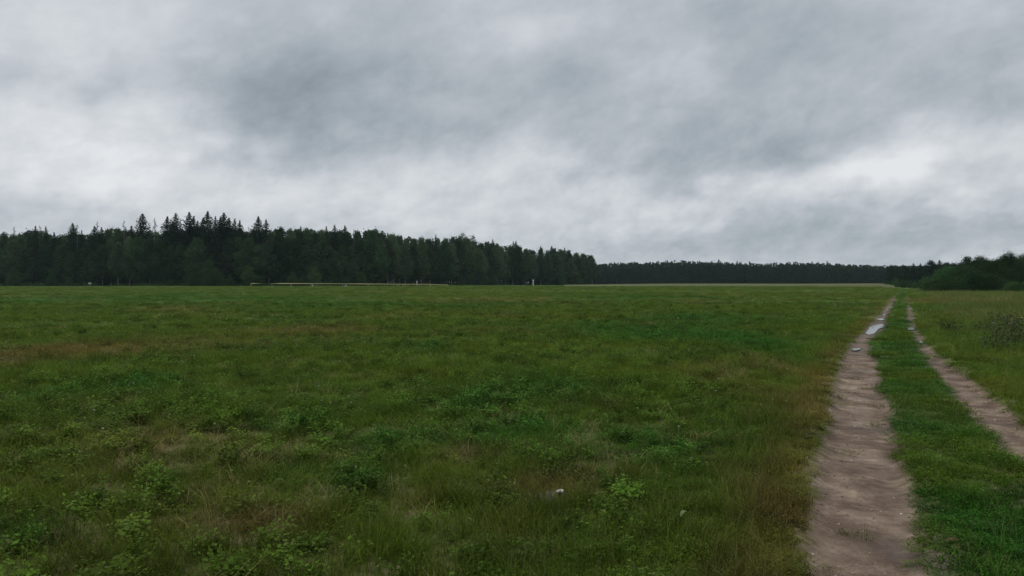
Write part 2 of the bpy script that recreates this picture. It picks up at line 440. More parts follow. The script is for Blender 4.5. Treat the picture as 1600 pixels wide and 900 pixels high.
barem = q.m('MULTIPLY_ADD', q.m('SUBTRACT', q.m('ADD', A('bare'), q.m('MULTIPLY', q.m('SUBTRACT', fineN, .5), 1.0)), .45), 5.0, 0.0, clamp=True)
dirt_base = q.ramp(q.m('ADD', q.m('MULTIPLY', midN, .6), q.m('MULTIPLY', fineN, .4)),
                   [(.30, (.075, .045, .026)), (.42, (.145, .098, .066)), (.55, (.215, .155, .110)), (.67, (.350, .270, .190))])
dirt_base = q.mix(q.m('MULTIPLY', q.m('SUBTRACT', tiny, .35), 1.0, clamp=True), q.vm('SCALE', dirt_base, .66), q.vm('SCALE', dirt_base, 1.34))
streak = q.noise(q.comb(q.m('MULTIPLY', px_, 1.5), py_, 0.0), 1.3, 6, .68, .6)
dirt_base = q.mix(q.m('MULTIPLY_ADD', streak, 7.0, -3.0, clamp=True), q.vm('MULTIPLY', dirt_base, (.62, .56, .54)), q.vm('SCALE', dirt_base, 1.06))
wetm = q.m('MULTIPLY', A('wet'), .8)
dirt_c = q.mix(wetm, dirt_base, q.vm('SCALE', dirt_base, .55))
thatch = q.mix(q.m('MULTIPLY_ADD', fineN, 3.0, -1.0, clamp=True), (.030, .024, .010), (.140, .100, .050))
lens = q.m('MULTIPLY_ADD', py_, 1 / 40.0, .02, clamp=True)         # the sward closes over its own soil where blades are not modelled singly
sward = q.vm('SCALE', A('tint', 'Color'), q.m('MULTIPLY_ADD', fineN, .7, .45))
veg_c = q.mix(lens, q.mix(.22, thatch, sward), sward)
soil = q.mix(q.m('MULTIPLY_ADD', fineN, 3.0, -1.0, clamp=True), (.060, .045, .034), (.150, .115, .088))
soil = q.mix(lens, soil, soil); col = q.mix(barem, veg_c, soil); col = q.mix(dirtm, col, dirt_c)
q.put(p.inputs['Base Color'], col)
q.put(p.inputs['Roughness'], q.m('MULTIPLY_ADD', q.m('MULTIPLY', wetm, dirtm), -.30, .9))
bp = q.n('ShaderNodeBump'); bp.inputs['Strength'].default_value = .55; bp.inputs['Distance'].default_value = .03
q.put(bp.inputs['Height'], q.m('ADD', q.m('MULTIPLY', fineN, 1.0), q.m('MULTIPLY', tiny, .35))); q.put(p.inputs['Normal'], bp.outputs[0])
ground = link("ground", gme, gm, kind="structure")
ground['label'] = "wide green field crossed by a two rut dirt track"

# puddles
wm, q, p = principled("still_rain_water", (.05, .042, .030), .05, .35)
p.inputs['IOR'].default_value = 1.33
nb = q.n('ShaderNodeBump'); nb.inputs['Strength'].default_value = .03; nb.inputs['Distance'].default_value = .01
q.put(nb.inputs['Height'], q.noise(q.n('ShaderNodeNewGeometry').outputs['Position'], 6, 2)); q.put(p.inputs['Normal'], nb.outputs[0])
for i, (c, r, W) in enumerate(PC):
    # round the outline off (three passes of corner cutting) and give the water a ragged shore
    P = W.copy()
    for _ in range(3):
        N = np.roll(P, -1, 0); P = np.stack([P * .75 + N * .25, P * .25 + N * .75], 1).reshape(-1, 2)
    P = c + (P - c) * (1 + .35 * fbm(P[:, 0], P[:, 1], .35, 2, 90))[:, None]
    V = np.concatenate([np.c_[P, np.full(len(P), -.062)], [[*c, -.062]]]); n = len(P)
    F3 = [(k, (k + 1) % n, n) for k in range(n)] if np.cross(P[1] - P[0], c - P[0]) > 0 else [((k + 1) % n, k, n) for k in range(n)]
    o = link("puddle_water", build_mesh("puddle_water", V, None, F3), wm, kind="structure")

# ------------------------------------------------------------------ grass, weeds: prototypes and instancing points live in the same mesh
def blades(g, rng, n, r, h, wid, lean, v0=0, v1=1, seg=3):
    th = rng.random(n) * 2 * np.pi; rr = r * np.sqrt(rng.random(n))
    bx, by = rr * np.cos(th), rr * np.sin(th)
    hh = h * (.55 + .6 * rng.random(n)); az_ = rng.random(n) * 2 * np.pi; ln = lean * (.3 + rng.random(n)) * hh
    dxv, dyv = np.cos(az_), np.sin(az_); wx_, wy_ = -dyv * wid / 2, dxv * wid / 2
    tw = rng.normal(size=n) * .6
    wx_, wy_ = wx_ * np.cos(tw) + dxv * wid / 2 * np.sin(tw), wy_ * np.cos(tw) + dyv * wid / 2 * np.sin(tw)
    rows = []
    for k in range(seg):
        t = k / seg; f = 1 - .55 * t
        cx, cy, cz = bx + dxv * ln * t * t, by + dyv * ln * t * t, hh * (t - .18 * t * t * lean)
        rows.append(np.stack([cx - wx_ * f, cy - wy_ * f, cz], -1)); rows.append(np.stack([cx + wx_ * f, cy + wy_ * f, cz], -1))
    rows.append(np.stack([bx + dxv * ln, by + dyv * ln, hh * (1 - .18 * lean)], -1))
    V = np.stack(rows, 1); m = 2 * seg + 1; base = (np.arange(n) * m)[:, None]
    F4 = np.concatenate([base + np.array([2 * k, 2 * k + 1, 2 * k + 3, 2 * k + 2]) for k in range(seg - 1)])
    F3 = base + np.array([2 * seg - 2, 2 * seg - 1, 2 * seg])
    g.add(V.reshape(-1, 3), F4, F3, np.repeat(v0 + (v1 - v0) * rng.random(n), m))


def leafy(g, rng, nst, r, h, leaf, per=12, v0=.2, v1=1.0):
    """a leafy weed: stems with folded oval leaflets"""
    for _ in range(nst):
        a = rng.random() * 2 * np.pi; rr = r * math.sqrt(rng.random()); b0 = np.array([rr * math.cos(a), rr * math.sin(a), 0]) * .5
        top = np.array([rr * math.cos(a), rr * math.sin(a), h * (.6 + .5 * rng.random())])
        n = per; t = .25 + .75 * rng.random(n)
        P = b0 + (top - b0) * t[:, None] + rng.normal(size=(n, 3)) * leaf * .7; P[:, 2] = np.maximum(P[:, 2], .01)
        th = rng.random(n) * 2 * np.pi; el_ = rng.normal(size=n) * .35 + .15
        d = np.stack([np.cos(th) * np.cos(el_), np.sin(th) * np.cos(el_), np.sin(el_)], -1); s_ = np.stack([-np.sin(th), np.cos(th), rng.normal(size=n) * .25], -1)
        L = leaf * (.6 + .7 * rng.random(n))[:, None]
        up = np.array([0, 0, 1.])
        V = np.stack([P, P + d * L * .45 + s_ * L * .33 + up * L * .10, P + d * L, P + d * L * .45 - s_ * L * .33 + up * L * .10, P + d * L * .5], 1)
        base = (np.arange(n) * 5)[:, None]
        F3 = np.concatenate([base + np.array(f) for f in ((0, 4, 1), (1, 4, 2), (2, 4, 3), (3, 4, 0))])
        g.add(V.reshape(-1, 3), None, F3, np.repeat(v0 + (v1 - v0) * rng.random(n), 5))
        w_ = .0015; g.add([b0 - [w_, 0, 0], b0 + [w_, 0, 0], top + [w_, 0, 0], top - [w_, 0, 0]], [(0, 1, 2, 3)], None, np.full(4, .2))


def instanced(name, protos, P, rot, scl, idx, tnt, mat, **props):
    """protos: list of Geo; P (n,3) places. One object whose geometry nodes copy its own prototypes to its own points."""
    Vs = [P]; F4s = []; F3s = []; pid = [np.full(len(P), -1)]; vv = [np.zeros(len(P))]; n = len(P)
    for k, g in enumerate(protos):
        V, F4, F3, v = g.arrays()
        Vs.append(V); pid.append(np.full(len(V), k)); vv.append(v)
        if F4 is not None: F4s.append(F4 + n)
        if F3 is not None: F3s.append(F3 + n)
        n += len(V)
    V = np.concatenate(Vs); npad = len(V) - len(P)
    pad = lambda a, w: np.concatenate([a, np.zeros((npad, w))])
    me = build_mesh(name, V, np.concatenate(F4s) if F4s else None, np.concatenate(F3s) if F3s else None, {
        'v': ('FLOAT', np.concatenate(vv)), 'pid': ('INT', np.concatenate(pid)), 'idx': ('INT', np.concatenate([idx, np.zeros(npad)])),
        'rot': ('FLOAT_VECTOR', pad(rot, 3)), 'scl': ('FLOAT_VECTOR', pad(scl, 3)), 'tint': ('FLOAT_VECTOR', pad(tnt, 3))})
    o = link(name, me, mat, **props)
    ng = bpy.data.node_groups.new(name + "_scatter", 'GeometryNodeTree')
    ng.interface.new_socket('Geometry', in_out='INPUT', socket_type='NodeSocketGeometry'); ng.interface.new_socket('Geometry', in_out='OUTPUT', socket_type='NodeSocketGeometry')
    N = ng.nodes; L = ng.links
    gi = N.new('NodeGroupInput'); go = N.new('NodeGroupOutput')
    def named(nm, typ):
        a = N.new('GeometryNodeInputNamedAttribute'); a.data_type = typ; a.inputs[0].default_value = nm; return a.outputs[0]
    pidn = named('pid', 'INT')
    def sel(k):
        c = N.new('FunctionNodeCompare'); c.data_type = 'INT'; c.operation = 'EQUAL'
        L.new(pidn, c.inputs[2]); c.inputs[3].default_value = k
        s = N.new('GeometryNodeSeparateGeometry'); s.domain = 'POINT'
        L.new(gi.outputs[0], s.inputs[0]); L.new(c.outputs[0], s.inputs[1]); return s.outputs[0]
    gti = N.new('GeometryNodeGeometryToInstance')
    for k in range(len(protos)): L.new(sel(k), gti.inputs[0])
    iop = N.new('GeometryNodeInstanceOnPoints')
    L.new(sel(-1), iop.inputs['Points']); L.new(gti.outputs[0], iop.inputs['Instance'])
    iop.inputs['Pick Instance'].default_value = True
    L.new(named('idx', 'INT'), iop.inputs['Instance Index'])
    L.new(named('rot', 'FLOAT_VECTOR'), iop.inputs['Rotation']); L.new(named('scl', 'FLOAT_VECTOR'), iop.inputs['Scale'])
    L.new(iop.outputs[0], go.inputs[0])
    md = o.modifiers.new("scatter", 'NODES'); md.node_group = ng
    return o


HALF = math.radians(37.5)
def wedge(d0, d1, dens, rng, ax=0.0, ay=-.6):
    n = int(dens * HALF * (d1 * d1 - d0 * d0))
    r = np.sqrt(d0 * d0 + (d1 * d1 - d0 * d0) * rng.random(n)); a = (rng.random(n) * 2 - 1) * HALF
    return ax + r * np.sin(a), ay + r * np.cos(a), r


def ragged_sd(x, y): return rut_sd(x, y) + .26 * fbm(x, y, .30, 4, 81, .65) + .14 * fbm(x, y, 1.1, 2, 83) - .5 * sstep(78, 100, y)


def meadow(x, y):
    """1 in the tall meadow right of the track"""
    return sstep(1.6, 3.6, track_t(x, y)) * sstep(12, 24, y)


def place(bins, rng, keep, ax=0.0):
    X, Y, S, D = [], [], [], []
    for (d0, d1, dens, s) in bins:
        x, y, r = wedge(d0, d1, dens, rng, ax); k = keep(x, y, rng)
        X.append(x[k]); Y.append(y[k]); S.append(np.full(k.sum(), s)); D.append(r[k])
    return map(np.concatenate, (X, Y, S, D))


def bare_here(x, y): return np.clip(blobs(x, y, BARE), 0, 1) + 1.0 * fbm(x, y, .3, 2, 85)


grass_mat = foliage_mat("meadow_grass", None or (.1, .1, .1), (.1, .1, .1), var=.42, trans=.28, instancer=True)
weed_mat = foliage_mat("leafy_weed", (.1, .1, .1), (.1, .1, .1), var=.35, trans=.25, rough=.55, instancer=True)
straw_mat = foliage_mat("dry_straw", (.1, .1, .1), (.1, .1, .1), var=.30, trans=.15, instancer=True)
rg = np.random.default_rng(11)

# --- grass tufts
protos = []
for k in range(6):
    g = Geo(); blades(g, rg, 34, .12, .12 + .02 * k, .0042, .75 + .2 * (k % 3), 0, .92); blades(g, rg, 4, .10, .22, .0034, .5, .9, 1.0); leafy(g, rg, 3, .10, .09, .020, 7, 0, .8); protos.append(g)
for k in range(2):      # wispy, half fallen
    g = Geo(); blades(g, rg, 34, .13, .16, .0040, 1.15); protos.append(g)
for k in range(2):      # short turf
    g = Geo(); blades(g, rg, 46, .12, .040, .0040, .9); leafy(g, rg, 9, .12, .030, .016, 8); protos.append(g)
BINS = [(1.8, 8, 105, 1.0), (8, 16, 72, 1.1), (16, 32, 34, 1.45), (32, 64, 11, 2.2), (64, 128, 3.2, 3.6), (128, 290, .75, 6.5)]
keep = lambda x, y, r: (r.random(len(x)) < sstep(.03, -.11 - .12 * (track_t(x, y) < -.4), ragged_sd(x, y)) + .012 * (rut_sd(x, y) > 0)) & (bare_here(x, y) < .55 + .3 * r.random(len(x)))
x, y, s, d = place(BINS, rg, keep)
k_ = (np.abs(track_t(x, y)) > .66) | (rg.random(len(x)) < .22) | (y > 34); x, y, s, d = x[k_], y[k_], s[k_], d[k_]
n = len(x); t = track_t(x, y); at_ = np.abs(t)
short = np.clip(sstep(.95, .6, at_) + .9 * sstep(3.2, 1.7, at_) * (fbm(x, y, 1.2, 3, 87) > -.12), 0, 1) * sstep(120, 60, y)
m_ = rg.random(n) < short * .99; idx = rg.integers(0, 8, n); idx[m_] = 8 + rg.integers(0, 2, m_.sum())
hz = (.62 + 1.1 * (fbm(x, y, 2.6, 3, 88) + .25)) * (.8 + .4 * rg.random(n))
hz = np.clip(hz, .35, 1.5); hz = np.where(m_, .7 + .6 * rg.random(n), hz)
hz = hz * (1 + 1.3 * meadow(x, y)); hz = hz * (1 - .35 * sstep(20, 60, y) * (1 - meadow(x, y)))
hz = hz * (.45 + .55 * sstep(.02, .28, -rut_sd(x, y))) * (.75 + 1.0 * (fbm(x, y, .45, 2, 89) + .25))
P = np.stack([x, y, H(x, y) - .012], -1)
tn = tint(x, y) * ((.66 + .45 * rg.random(n) + 1.1 * fbm(x, y, .4, 2, 57)) * (.80 + .22 * sstep(4, 14, d)))[:, None]
dr, lu = veg(x, y)
mm = meadow(x, y)[:, None]; tn = tn * (1 - .45 * mm) + np.array([.150, .175, .060]) * (.85 + .3 * rg.random(n))[:, None] * .45 * mm
sc = np.stack([s, s, hz * np.where(s > 2, s ** .25, 1)], -1)
rot = np.stack([rg.normal(size=n) * .10, rg.normal(size=n) * .10, rg.random(n) * 6.283], -1)
instanced("grass", protos, P, rot, sc, idx, tn, grass_mat, kind="stuff", label="green and olive meadow grass covering the field", category="grass")

# --- low clover turf between the ruts and on the trodden verges
protos = []
for k in range(4):
    g = Geo(); leafy(g, rg, 16, .14, .028 + .006 * (k % 2), .0135, 11, 0, 1); blades(g, rg, 26, .13, .032, .0030, .8, .2, 1.0, 2); protos.append(g)
def tkeep(x, y, r):
    tt = track_t(x, y); inner = np.abs(tt) < .9; verge = (np.abs(tt) < 2.8) & (fbm(x, y, .8, 3, 87) > np.where(tt < 0, -.22, -.05))
    return (ragged_sd(x, y) < np.where(inner, -.02, -.10)) & (inner | verge) & (bare_here(x, y) < .5 + .35 * r.random(len(x)))
x, y, s, d = place([(1.8, 9, 170, 1.0), (9, 18, 90, 1.3), (18, 38, 30, 2.0)], rg, tkeep); n = len(x)
tn = tint(x, y) * ((.72 + .4 * rg.random(n) + 1.3 * fbm(x, y, .25, 2, 58)))[:, None]
sc = np.stack([s, s, (.6 + .7 * rg.random(n)) * (1 + 1.2 * (fbm(x, y, .5, 2, 59)))], -1)
instanced("turf", protos, np.stack([x, y, H(x, y) - .004], -1), np.stack([rg.normal(size=n) * .08, rg.normal(size=n) * .08, rg.random(n) * 6.28], -1), sc, rg.integers(0, 4, n), tn, grass_mat, kind="stuff",
          label="low green clover turf between the two wheel ruts", category="turf")

# --- grit and little clods lying in the ruts
grit_mat = foliage_mat("grit", (.1, .1, .1), (.1, .1, .1), var=.3, trans=0, instancer=True)
def lump(rng, r):
    u, v = np.meshgrid(np.linspace(0, np.pi, 5), np.linspace(0, 2 * np.pi, 7)[:-1]); k = 1 + .35 * rng.normal(size=u.shape) * np.sin(u)
    V = np.stack([r * np.sin(u) * np.cos(v) * k, r * .8 * np.sin(u) * np.sin(v) * k, r * .5 * np.cos(u) + r * .15], -1).reshape(-1, 3)
    return Geo().add(V, [(i * 5 + j, i * 5 + j + 1, (i + 1) % 6 * 5 + j + 1, (i + 1) % 6 * 5 + j) for i in range(6) for j in range(4)], None, np.full(len(V), .5))
x, y, s, d = place([(1.8, 8, 420, 1.0), (8, 18, 190, 1.3), (18, 34, 40, 1.8)], rg, lambda x, y, r: (rut_sd(x, y) > -.10) & (r.random(len(x)) < .25 + 1.6 * fbm(x, y, .5, 3, 33) + .3)); n = len(x)
s = s * (.35 + 1.1 * rg.random(n) ** 3); gc = np.array([[.26, .19, .13], [.13, .085, .055], [.36, .31, .26]])[rg.choice(3, n, p=[.55, .42, .03])] * (.8 + .4 * rg.random(n))[:, None]
instanced("grit", [lump(rg, .0085) for _ in range(4)], np.stack([x, y, H(x, y)], -1), np.stack([rg.normal(size=n) * .3, rg.normal(size=n) * .3, rg.random(n) * 6.28], -1), np.stack([s, s, s], -1),
          rg.integers(0, 4, n), gc, grit_mat, kind="stuff", label="fine grit and crumbs of dry mud lying in the wheel ruts", category="grit")

# --- leafy weeds in the lush patches
protos = []
for k in range(4):
    g = Geo(); leafy(g, rg, 12 + 2 * k, .14, .17, .022 + .004 * k, 16); protos.append(g)
for k in range(2):      # low broad rosettes
    g = Geo(); leafy(g, rg, 7, .10, .10, .034, 8); protos.append(g)
WB = [(1.8, 8, 46, .9), (8, 16, 38, 1.0), (16, 32, 20, 1.25), (32, 64, 6, 1.8)]
def wkeep(x, y, r):
    dr, lu = veg(x, y); tt = np.abs(track_t(x, y))
    clump = fbm(x, y, 1.3, 3, 95) * 1.6
    return (ragged_sd(x, y) < -.05) & (r.random(len(x)) < np.clip(lu * .7 + clump + .18, .20, 1) * (1 - .7 * dr) * (.10 + .9 * sstep(1.6, 3.0, tt)))
x, y, s, d = place(WB, rg, wkeep)
n = len(x); dr, lu = veg(x, y)
kk = rg.random(n)[:, None]; tn = tint(x, y) * .70 + .30 * (C_LUSH + (C_BLUE - C_LUSH) * kk); tn = tn * (.60 + .75 * rg.random(n))[:, None]
P = np.stack([x, y, H(x, y) - .01], -1); near_t = sstep(1.2, 3.5, np.abs(track_t(x, y)))
hz = (.35 + .95 * rg.random(n)) * (.45 + .55 * near_t) * (1 + .5 * meadow(x, y))
sc = np.stack([s, s, hz * np.where(s > 2, 1.15, 1)], -1)
rot = np.stack([rg.normal(size=n) * .1, rg.normal(size=n) * .1, rg.random(n) * 6.283], -1)
instanced("leafy_weeds", protos, P, rot, sc, rg.integers(0, 6, n), tn, weed_mat, kind="stuff", label="dark green leafy weeds in loose patches among the grass", category="weeds")

# --- dead stems and straw
protos = []
for k in range(3):
    g = Geo(); blades(g, rg, 16, .14, .17, .0036, 1.3, .3, 1.0); blades(g, rg, 5, .05, .20, .003, .3, .6, 1.0); protos.append(g)
SB = [(1.8, 8, 34, 1.0), (8, 16, 22, 1.1), (16, 32, 7, 1.5), (32, 64, 1.8, 2.4), (64, 130, .5, 4)]
def skeep(x, y, r):
    dr, lu = veg(x, y); tt = np.abs(track_t(x, y))
    return (ragged_sd(x, y) < -.06) & (r.random(len(x)) < np.clip(dr * 1.0 + .07 + .5 * meadow(x, y), 0, 1) * (.1 + .9 * sstep(.7, 1.5, tt)))
x, y, s, d = place(SB, rg, skeep); n = len(x)
tn = np.array([.250, .195, .085]) * (.35 + 1.0 * rg.random(n) ** 1.5)[:, None]; P = np.stack([x, y, H(x, y) - .01], -1)
hz = (.45 + .8 * rg.random(n)) * (.4 + .6 * sstep(1.2, 3, np.abs(track_t(x, y)))) * (1 + 1.9 * meadow(x, y))
sc = np.stack([s, s, hz], -1); rot = np.stack([rg.normal(size=n) * .25, rg.normal(size=n) * .25, rg.random(n) * 6.283], -1)
instanced("dry_stems", protos, P, rot, sc, rg.integers(0, 3, n), tn, straw_mat, kind="stuff", label="pale dead grass stems lying in brown patches of the field", category="dry grass")

# --- tiny pale flower heads scattered through the field
fm, q, p = principled("pale_petals", (.46, .48, .38), .8, .1)
protos = []
for k in range(3):
    g = Geo(); g.tube([(0, 0, 0), (.01, 0, .10), (.015, .005, .13)], [.0012, .001, .0008], 3, .2)
    P0 = rg.normal(size=(7, 3)) * [.010, .010, .003] + [.015, .005, .135]; g.cards(P0, .013, rg, flat=.5, aspect=.9); protos.append(g)
FB = [(2.5, 8, 3.0, .6), (8, 16, 4.0, .75), (16, 32, 2.4, .9), (32, 60, .25, 1.2)]
def fkeep(x, y, r): return (ragged_sd(x, y) < -.1) & (np.abs(track_t(x, y)) > 1.4) & (r.random(len(x)) < np.clip(.25 + 2 * fbm(x, y, 2.5, 3, 99), 0, 1))
x, y, s, d = place(FB, rg, fkeep); n = len(x)
P = np.stack([x, y, H(x, y)], -1); sc = np.stack([s, s, s * (.7 + .5 * rg.random(n))], -1)
rot = np.stack([rg.normal(size=n) * .15, rg.normal(size=n) * .15, rg.random(n) * 6.283], -1)
instanced("field_flowers", protos, P, rot, sc, rg.integers(0, 3, n), np.ones((n, 3)), fm, kind="stuff", label="tiny pale flowers dotted through the meadow grass", category="flowers")

# --- pale strip of ripening crop at the far side of the field
crop_mat = foliage_mat("pale_crop", (.1, .1, .1), (.1, .1, .1), var=.2, trans=.2, instancer=True)
protos = []
for k in range(2):
    g = Geo(); blades(g, rg, 50, 1.1, .62, .05, .25); protos.append(g)
n = 26000; r_ = np.sqrt(250 ** 2 + (415 ** 2 - 250 ** 2) * rg.random(n)); a_ = np.arctan((885 + (1392 - 885) * rg.random(n) - 800) / F)
x, y = r_ * np.sin(a_), r_ * np.cos(a_)
thin = sstep(885, 1080, 800 + F * x / y); k = rg.random(n) < .25 + .75 * thin; x, y, thin = x[k], y[k], thin[k]; n = len(x)
P = np.stack([x, y, H(x, y)], -1); tn = np.array([.25, .26, .135]) * (.85 + .3 * rg.random(n))[:, None]
instanced("pale_crop_strip", protos, P, np.stack([np.zeros(n), np.zeros(n), rg.random(n) * 6.28], -1), np.stack([np.ones(n), np.ones(n), .55 + .5 * thin], -1),
          rg.integers(0, 2, n), tn, crop_mat, kind="stuff", label="thin pale strip of ripening crop below the distant forest", category="crop")

# ------------------------------------------------------------------ trees
bark = principled("dark_bark", (.045, .038, .030), .9, .1)[0]
birch_bark, q, p = principled("birch_bark", (.42, .41, .38), .8, .2)
pos = q.n('ShaderNodeTexCoord').outputs['Object']
q.put(p.inputs['Base Color'], q.mix(q.m('GREATER_THAN', q.noise(q.vm('MULTIPLY', pos, (2.5, 2.5, 5)), 1.0, 4, .6), .58), (.26, .26, .24), (.05, .045, .04)))
dead_bark = principled("grey_dead_wood", (.13, .12, .11), .9, .1)[0]
leaf_mat = foliage_mat("broad_leaves", (.018, .041, .015), (.060, .098, .036), var=.48, huev=.05)
birch_mat = foliage_mat("birch_leaves", (.036, .062, .026), (.086, .118, .052), var=.42, huev=.04)
spruce_mat = foliage_mat("spruce_needles", (.009, .020, .010), (.024, .042, .020), var=.3, trans=.08, huev=.04)
willow_mat = foliage_mat("willow_leaves", (.022, .052, .014), (.070, .125, .034), var=.42, huev=.05)
shrub_mat = foliage_mat("edge_shrub_leaves", (.024, .054, .016), (.060, .112, .034), var=.28, huev=.04)


def limb_pts(p0, p1, rng, n=5, sag=.06):
    t = np.linspace(0, 1, n)[:, None]; P = p0 + (p1 - p0) * t
    P += np.sin(t * np.pi) * rng.normal(size=3) * sag * np.linalg.norm(p1 - p0); return P


def broadleaf(h, cb, rad, nl, nc, cs, rng, tr=.18, top=1.0, lean=0., fill=.25):
    """trunk Geo with limbs, crown Geo; lobes are spread through the whole crown so gaps stay between them"""
    T = Geo(); Cc = Geo()
    tp = np.array([(lean * h * .1 * (k / 6) ** 2 + rng.normal() * .012 * h, rng.normal() * .012 * h, h * .92 * k / 6) for k in range(7)]); tp[0, :2] = 0; tp[0, 2] = -.35
    T.tube(tp, tr * np.array([1.5, .95, .85, .7, .5, .3, .12]), 7)
    for i in range(nl):
        u = (i + rng.random()) / nl; z = cb + (h - cb) * (.06 + .90 * u)
        prof = math.sin(math.pi * min(1, (.16 + .84 * u) ** .8)) ** .7 if top >= 1 else (1 - u) ** .5 * .6 + .5 * math.sin(math.pi * u)
        lr = rad * (.34 + .20 * rng.random()) * (.65 + .35 * prof)
        a = i * 2.4 + rng.random() * 1.2; rr = max(0, rad * prof - lr * .5) * (.55 + .6 * rng.random())
        c = np.array([math.cos(a) * rr, math.sin(a) * rr, min(z, h - lr * .5)])
        c[:2] += np.interp(c[2], tp[:, 2], tp[:, 0]) * np.array([1, 0])
        zz = max(cb * .7, c[2] - rr * .8 - .4); p0 = np.array([np.interp(zz, tp[:, 2], tp[:, 0]), np.interp(zz, tp[:, 2], tp[:, 1]), zz])
        T.tube(limb_pts(p0, c, rng), np.linspace(tr * .38, tr * .08, 5), 4)
        if fill:
            mf = int(nc / nl * fill); tt_ = rng.random(mf)[:, None]; Cc.cards(p0 + (c - p0) * tt_ + rng.normal(size=(mf, 3)) * rad * .17, cs * 1.1, rng, .5 * rng.random(mf))
        m = int(nc / nl * (lr / (rad * .44)) ** 2)
        dv = rng.normal(size=(m, 3)); dv /= np.linalg.norm(dv, axis=1)[:, None]
        rad_ = (.45 + .62 * rng.random(m) ** .6); bump = 1 + .28 * np.sin(dv[:, 0] * 5 + i) * np.sin(dv[:, 1] * 4 + 2 * i) + .09 * rng.normal(size=m) * (rng.random(m) < .3)
        Pp = c + dv * (lr * rad_ * bump)[:, None] * [1, 1, .82]
        Pp = Pp[Pp[:, 2] > cb * .55 + .05]
        tone = .5 + .35 * rng.normal(); v = np.clip(tone * .5 + .5 * rng.random(len(Pp)), 0, 1)
        Cc.cards(Pp, cs * (.6 + .8 * rng.random(len(Pp))), rng, v)
    return T, Cc


def spruce(h, rad, rng, cb=.06, ragged=.25, cs=.5, dens=1.0, tr=.22):
    T = Geo(); Cc = Geo()
    T.tube([(0, 0, -.3), (0, 0, h * .3), (.02 * h * rng.normal() * .4, 0, h * .7), (0, 0, h)], [tr * 1.2, tr * .8, tr * .4, .02], 6)
    z = h * cb
    while z < h * .995:
        u = (z - h * cb) / (h * (1 - cb)); L0 = rad * (1 - u) ** .66 * min(1, .25 + (1 - u) * 9) + .10
        nb_ = int((5 + 4 * (1 - u)) * dens) + 1; a0 = rng.random() * 6.28
        for k in range(nb_):
            L = L0 * (1 - ragged + 2 * ragged * rng.random()); a = a0 + k * 6.283 / nb_ + rng.normal() * .2
            m = max(4, int(L / cs * 5.5)); t = (np.arange(m) + rng.random(m)) / m
            r_ = L * t; zz = z + (.12 if u > .6 else -.10) * r_ - .16 * L * t * (1 - t) * 4 * .5 + .10 * L * t ** 2
            wsp = rng.normal(size=m) * .16 * L * (1.1 - t)
            Pp = np.stack([np.cos(a) * r_ - np.sin(a) * wsp, np.sin(a) * r_ + np.cos(a) * wsp, zz + rng.normal(size=m) * .08], -1)
            Cc.cards(Pp, cs * (.6 + .6 * rng.random(m)) * (1 - .35 * u), rng, flat=.55, aspect=.65)
            if rng.random() < .4: T.tube([(0, 0, z), (math.cos(a) * L * .8, math.sin(a) * L * .8, z - .05 * L)], [.05, .015], 3)
        z += (.42 + .25 * rng.random()) * (.65 + .35 * (1 - u)) * max(.45, h / 26)
    return T, Cc


def snag(h, rad, rng, cover=.18):
    """dying spruce: bare spire, thin twigs, a few needles left"""
    T = Geo(); Cc = Geo()
    T.tube([(0, 0, -.3), (.1, 0, h * .5), (rng.normal() * .25, 0, h)], [.2, .13, .03], 5)
    z = h * .45
    while z < h * .98:
        u = (z - h * .45) / (h * .55); L = rad * (1 - u) ** .7 * (.3 + .9 * rng.random()) + .15; a = rng.random() * 6.28
        e = (math.cos(a) * L, math.sin(a) * L, z + L * (rng.random() * .6 - .35)); T.tube([(0, 0, z), e], [.06, .03], 3)
        m = int(5 * L * (1 + 3 * cover)); t = .3 + .7 * rng.random(m)
        Cc.cards(np.array([0, 0, z]) + (np.array(e) - [0, 0, z]) * t[:, None] + rng.normal(size=(m, 3)) * .12, .32, rng, flat=.6)
        z += .16 + .18 * rng.random()
    return T, Cc


rt = np.random.default_rng(23)
KINDS = {}
def reg(key, TC, bm, lm, h, rad): KINDS[key] = (TC[0].mesh(key + "_trunk", True), TC[1].mesh(key + "_crown"), bm, lm, h, rad)
for k in range(4): reg(f"leaf{k}", broadleaf(20, 1.4 + k * .4, 4.1 + .35 * k, 30, 6200, .62, rt), bark, leaf_mat, 20, 3.6)
for k in range(3): reg(f"birch{k}", broadleaf(20, 3.4, 3.4 + .3 * k, 28, 5400, .54, rt, tr=.13), birch_bark, birch_mat, 20, 2.9)
for k in range(3): reg(f"low{k}", broadleaf(9, .3, 3.1, 20, 4200, .42, rt, tr=.10), bark, shrub_mat, 9, 2.6)
for k in range(4): reg(f"spruce{k}", spruce(26, 4.3 + .3 * k, rt, ragged=.20 + .06 * k, cs=.72), bark, spruce_mat, 26, 3.5)
for k in range(2): reg(f"slim{k}", spruce(24, 2.7, rt, ragged=.35, dens=.8, cs=.6), bark, spruce_mat, 24, 2.0)
for k in range(3): reg(f"snag{k}", snag(25, 2.0, rt, .5), dead_bark, spruce_mat, 25, 1.7)
reg("thin0", broadleaf(22, 9, 3.0, 20, 1100, .40, rt, tr=.16), dead_bark, foliage_mat("browning_leaves", (.050, .048, .032), (.085, .075, .050), var=.1), 22, 3.0)


def tree(name, key, px, d, h, label, category, group, wid=1.0, rot=None):
    T, Cm, bm, lm, h0, r0 = KINDS[key]
    x = at(px, d); e = bpy.data.objects.new(name, None); COL.objects.link(e)
    e.location = (x, d, float(H(x, d)) - .05); s = h / h0
    e.scale = (s * wid, s * wid, s); e.rotation_euler = (0, 0, rt.random() * 6.28 if rot is None else rot)
    tag(e, label, category, group)
    link("trunk", T, bm, e); link("crown", Cm, lm, e); return e


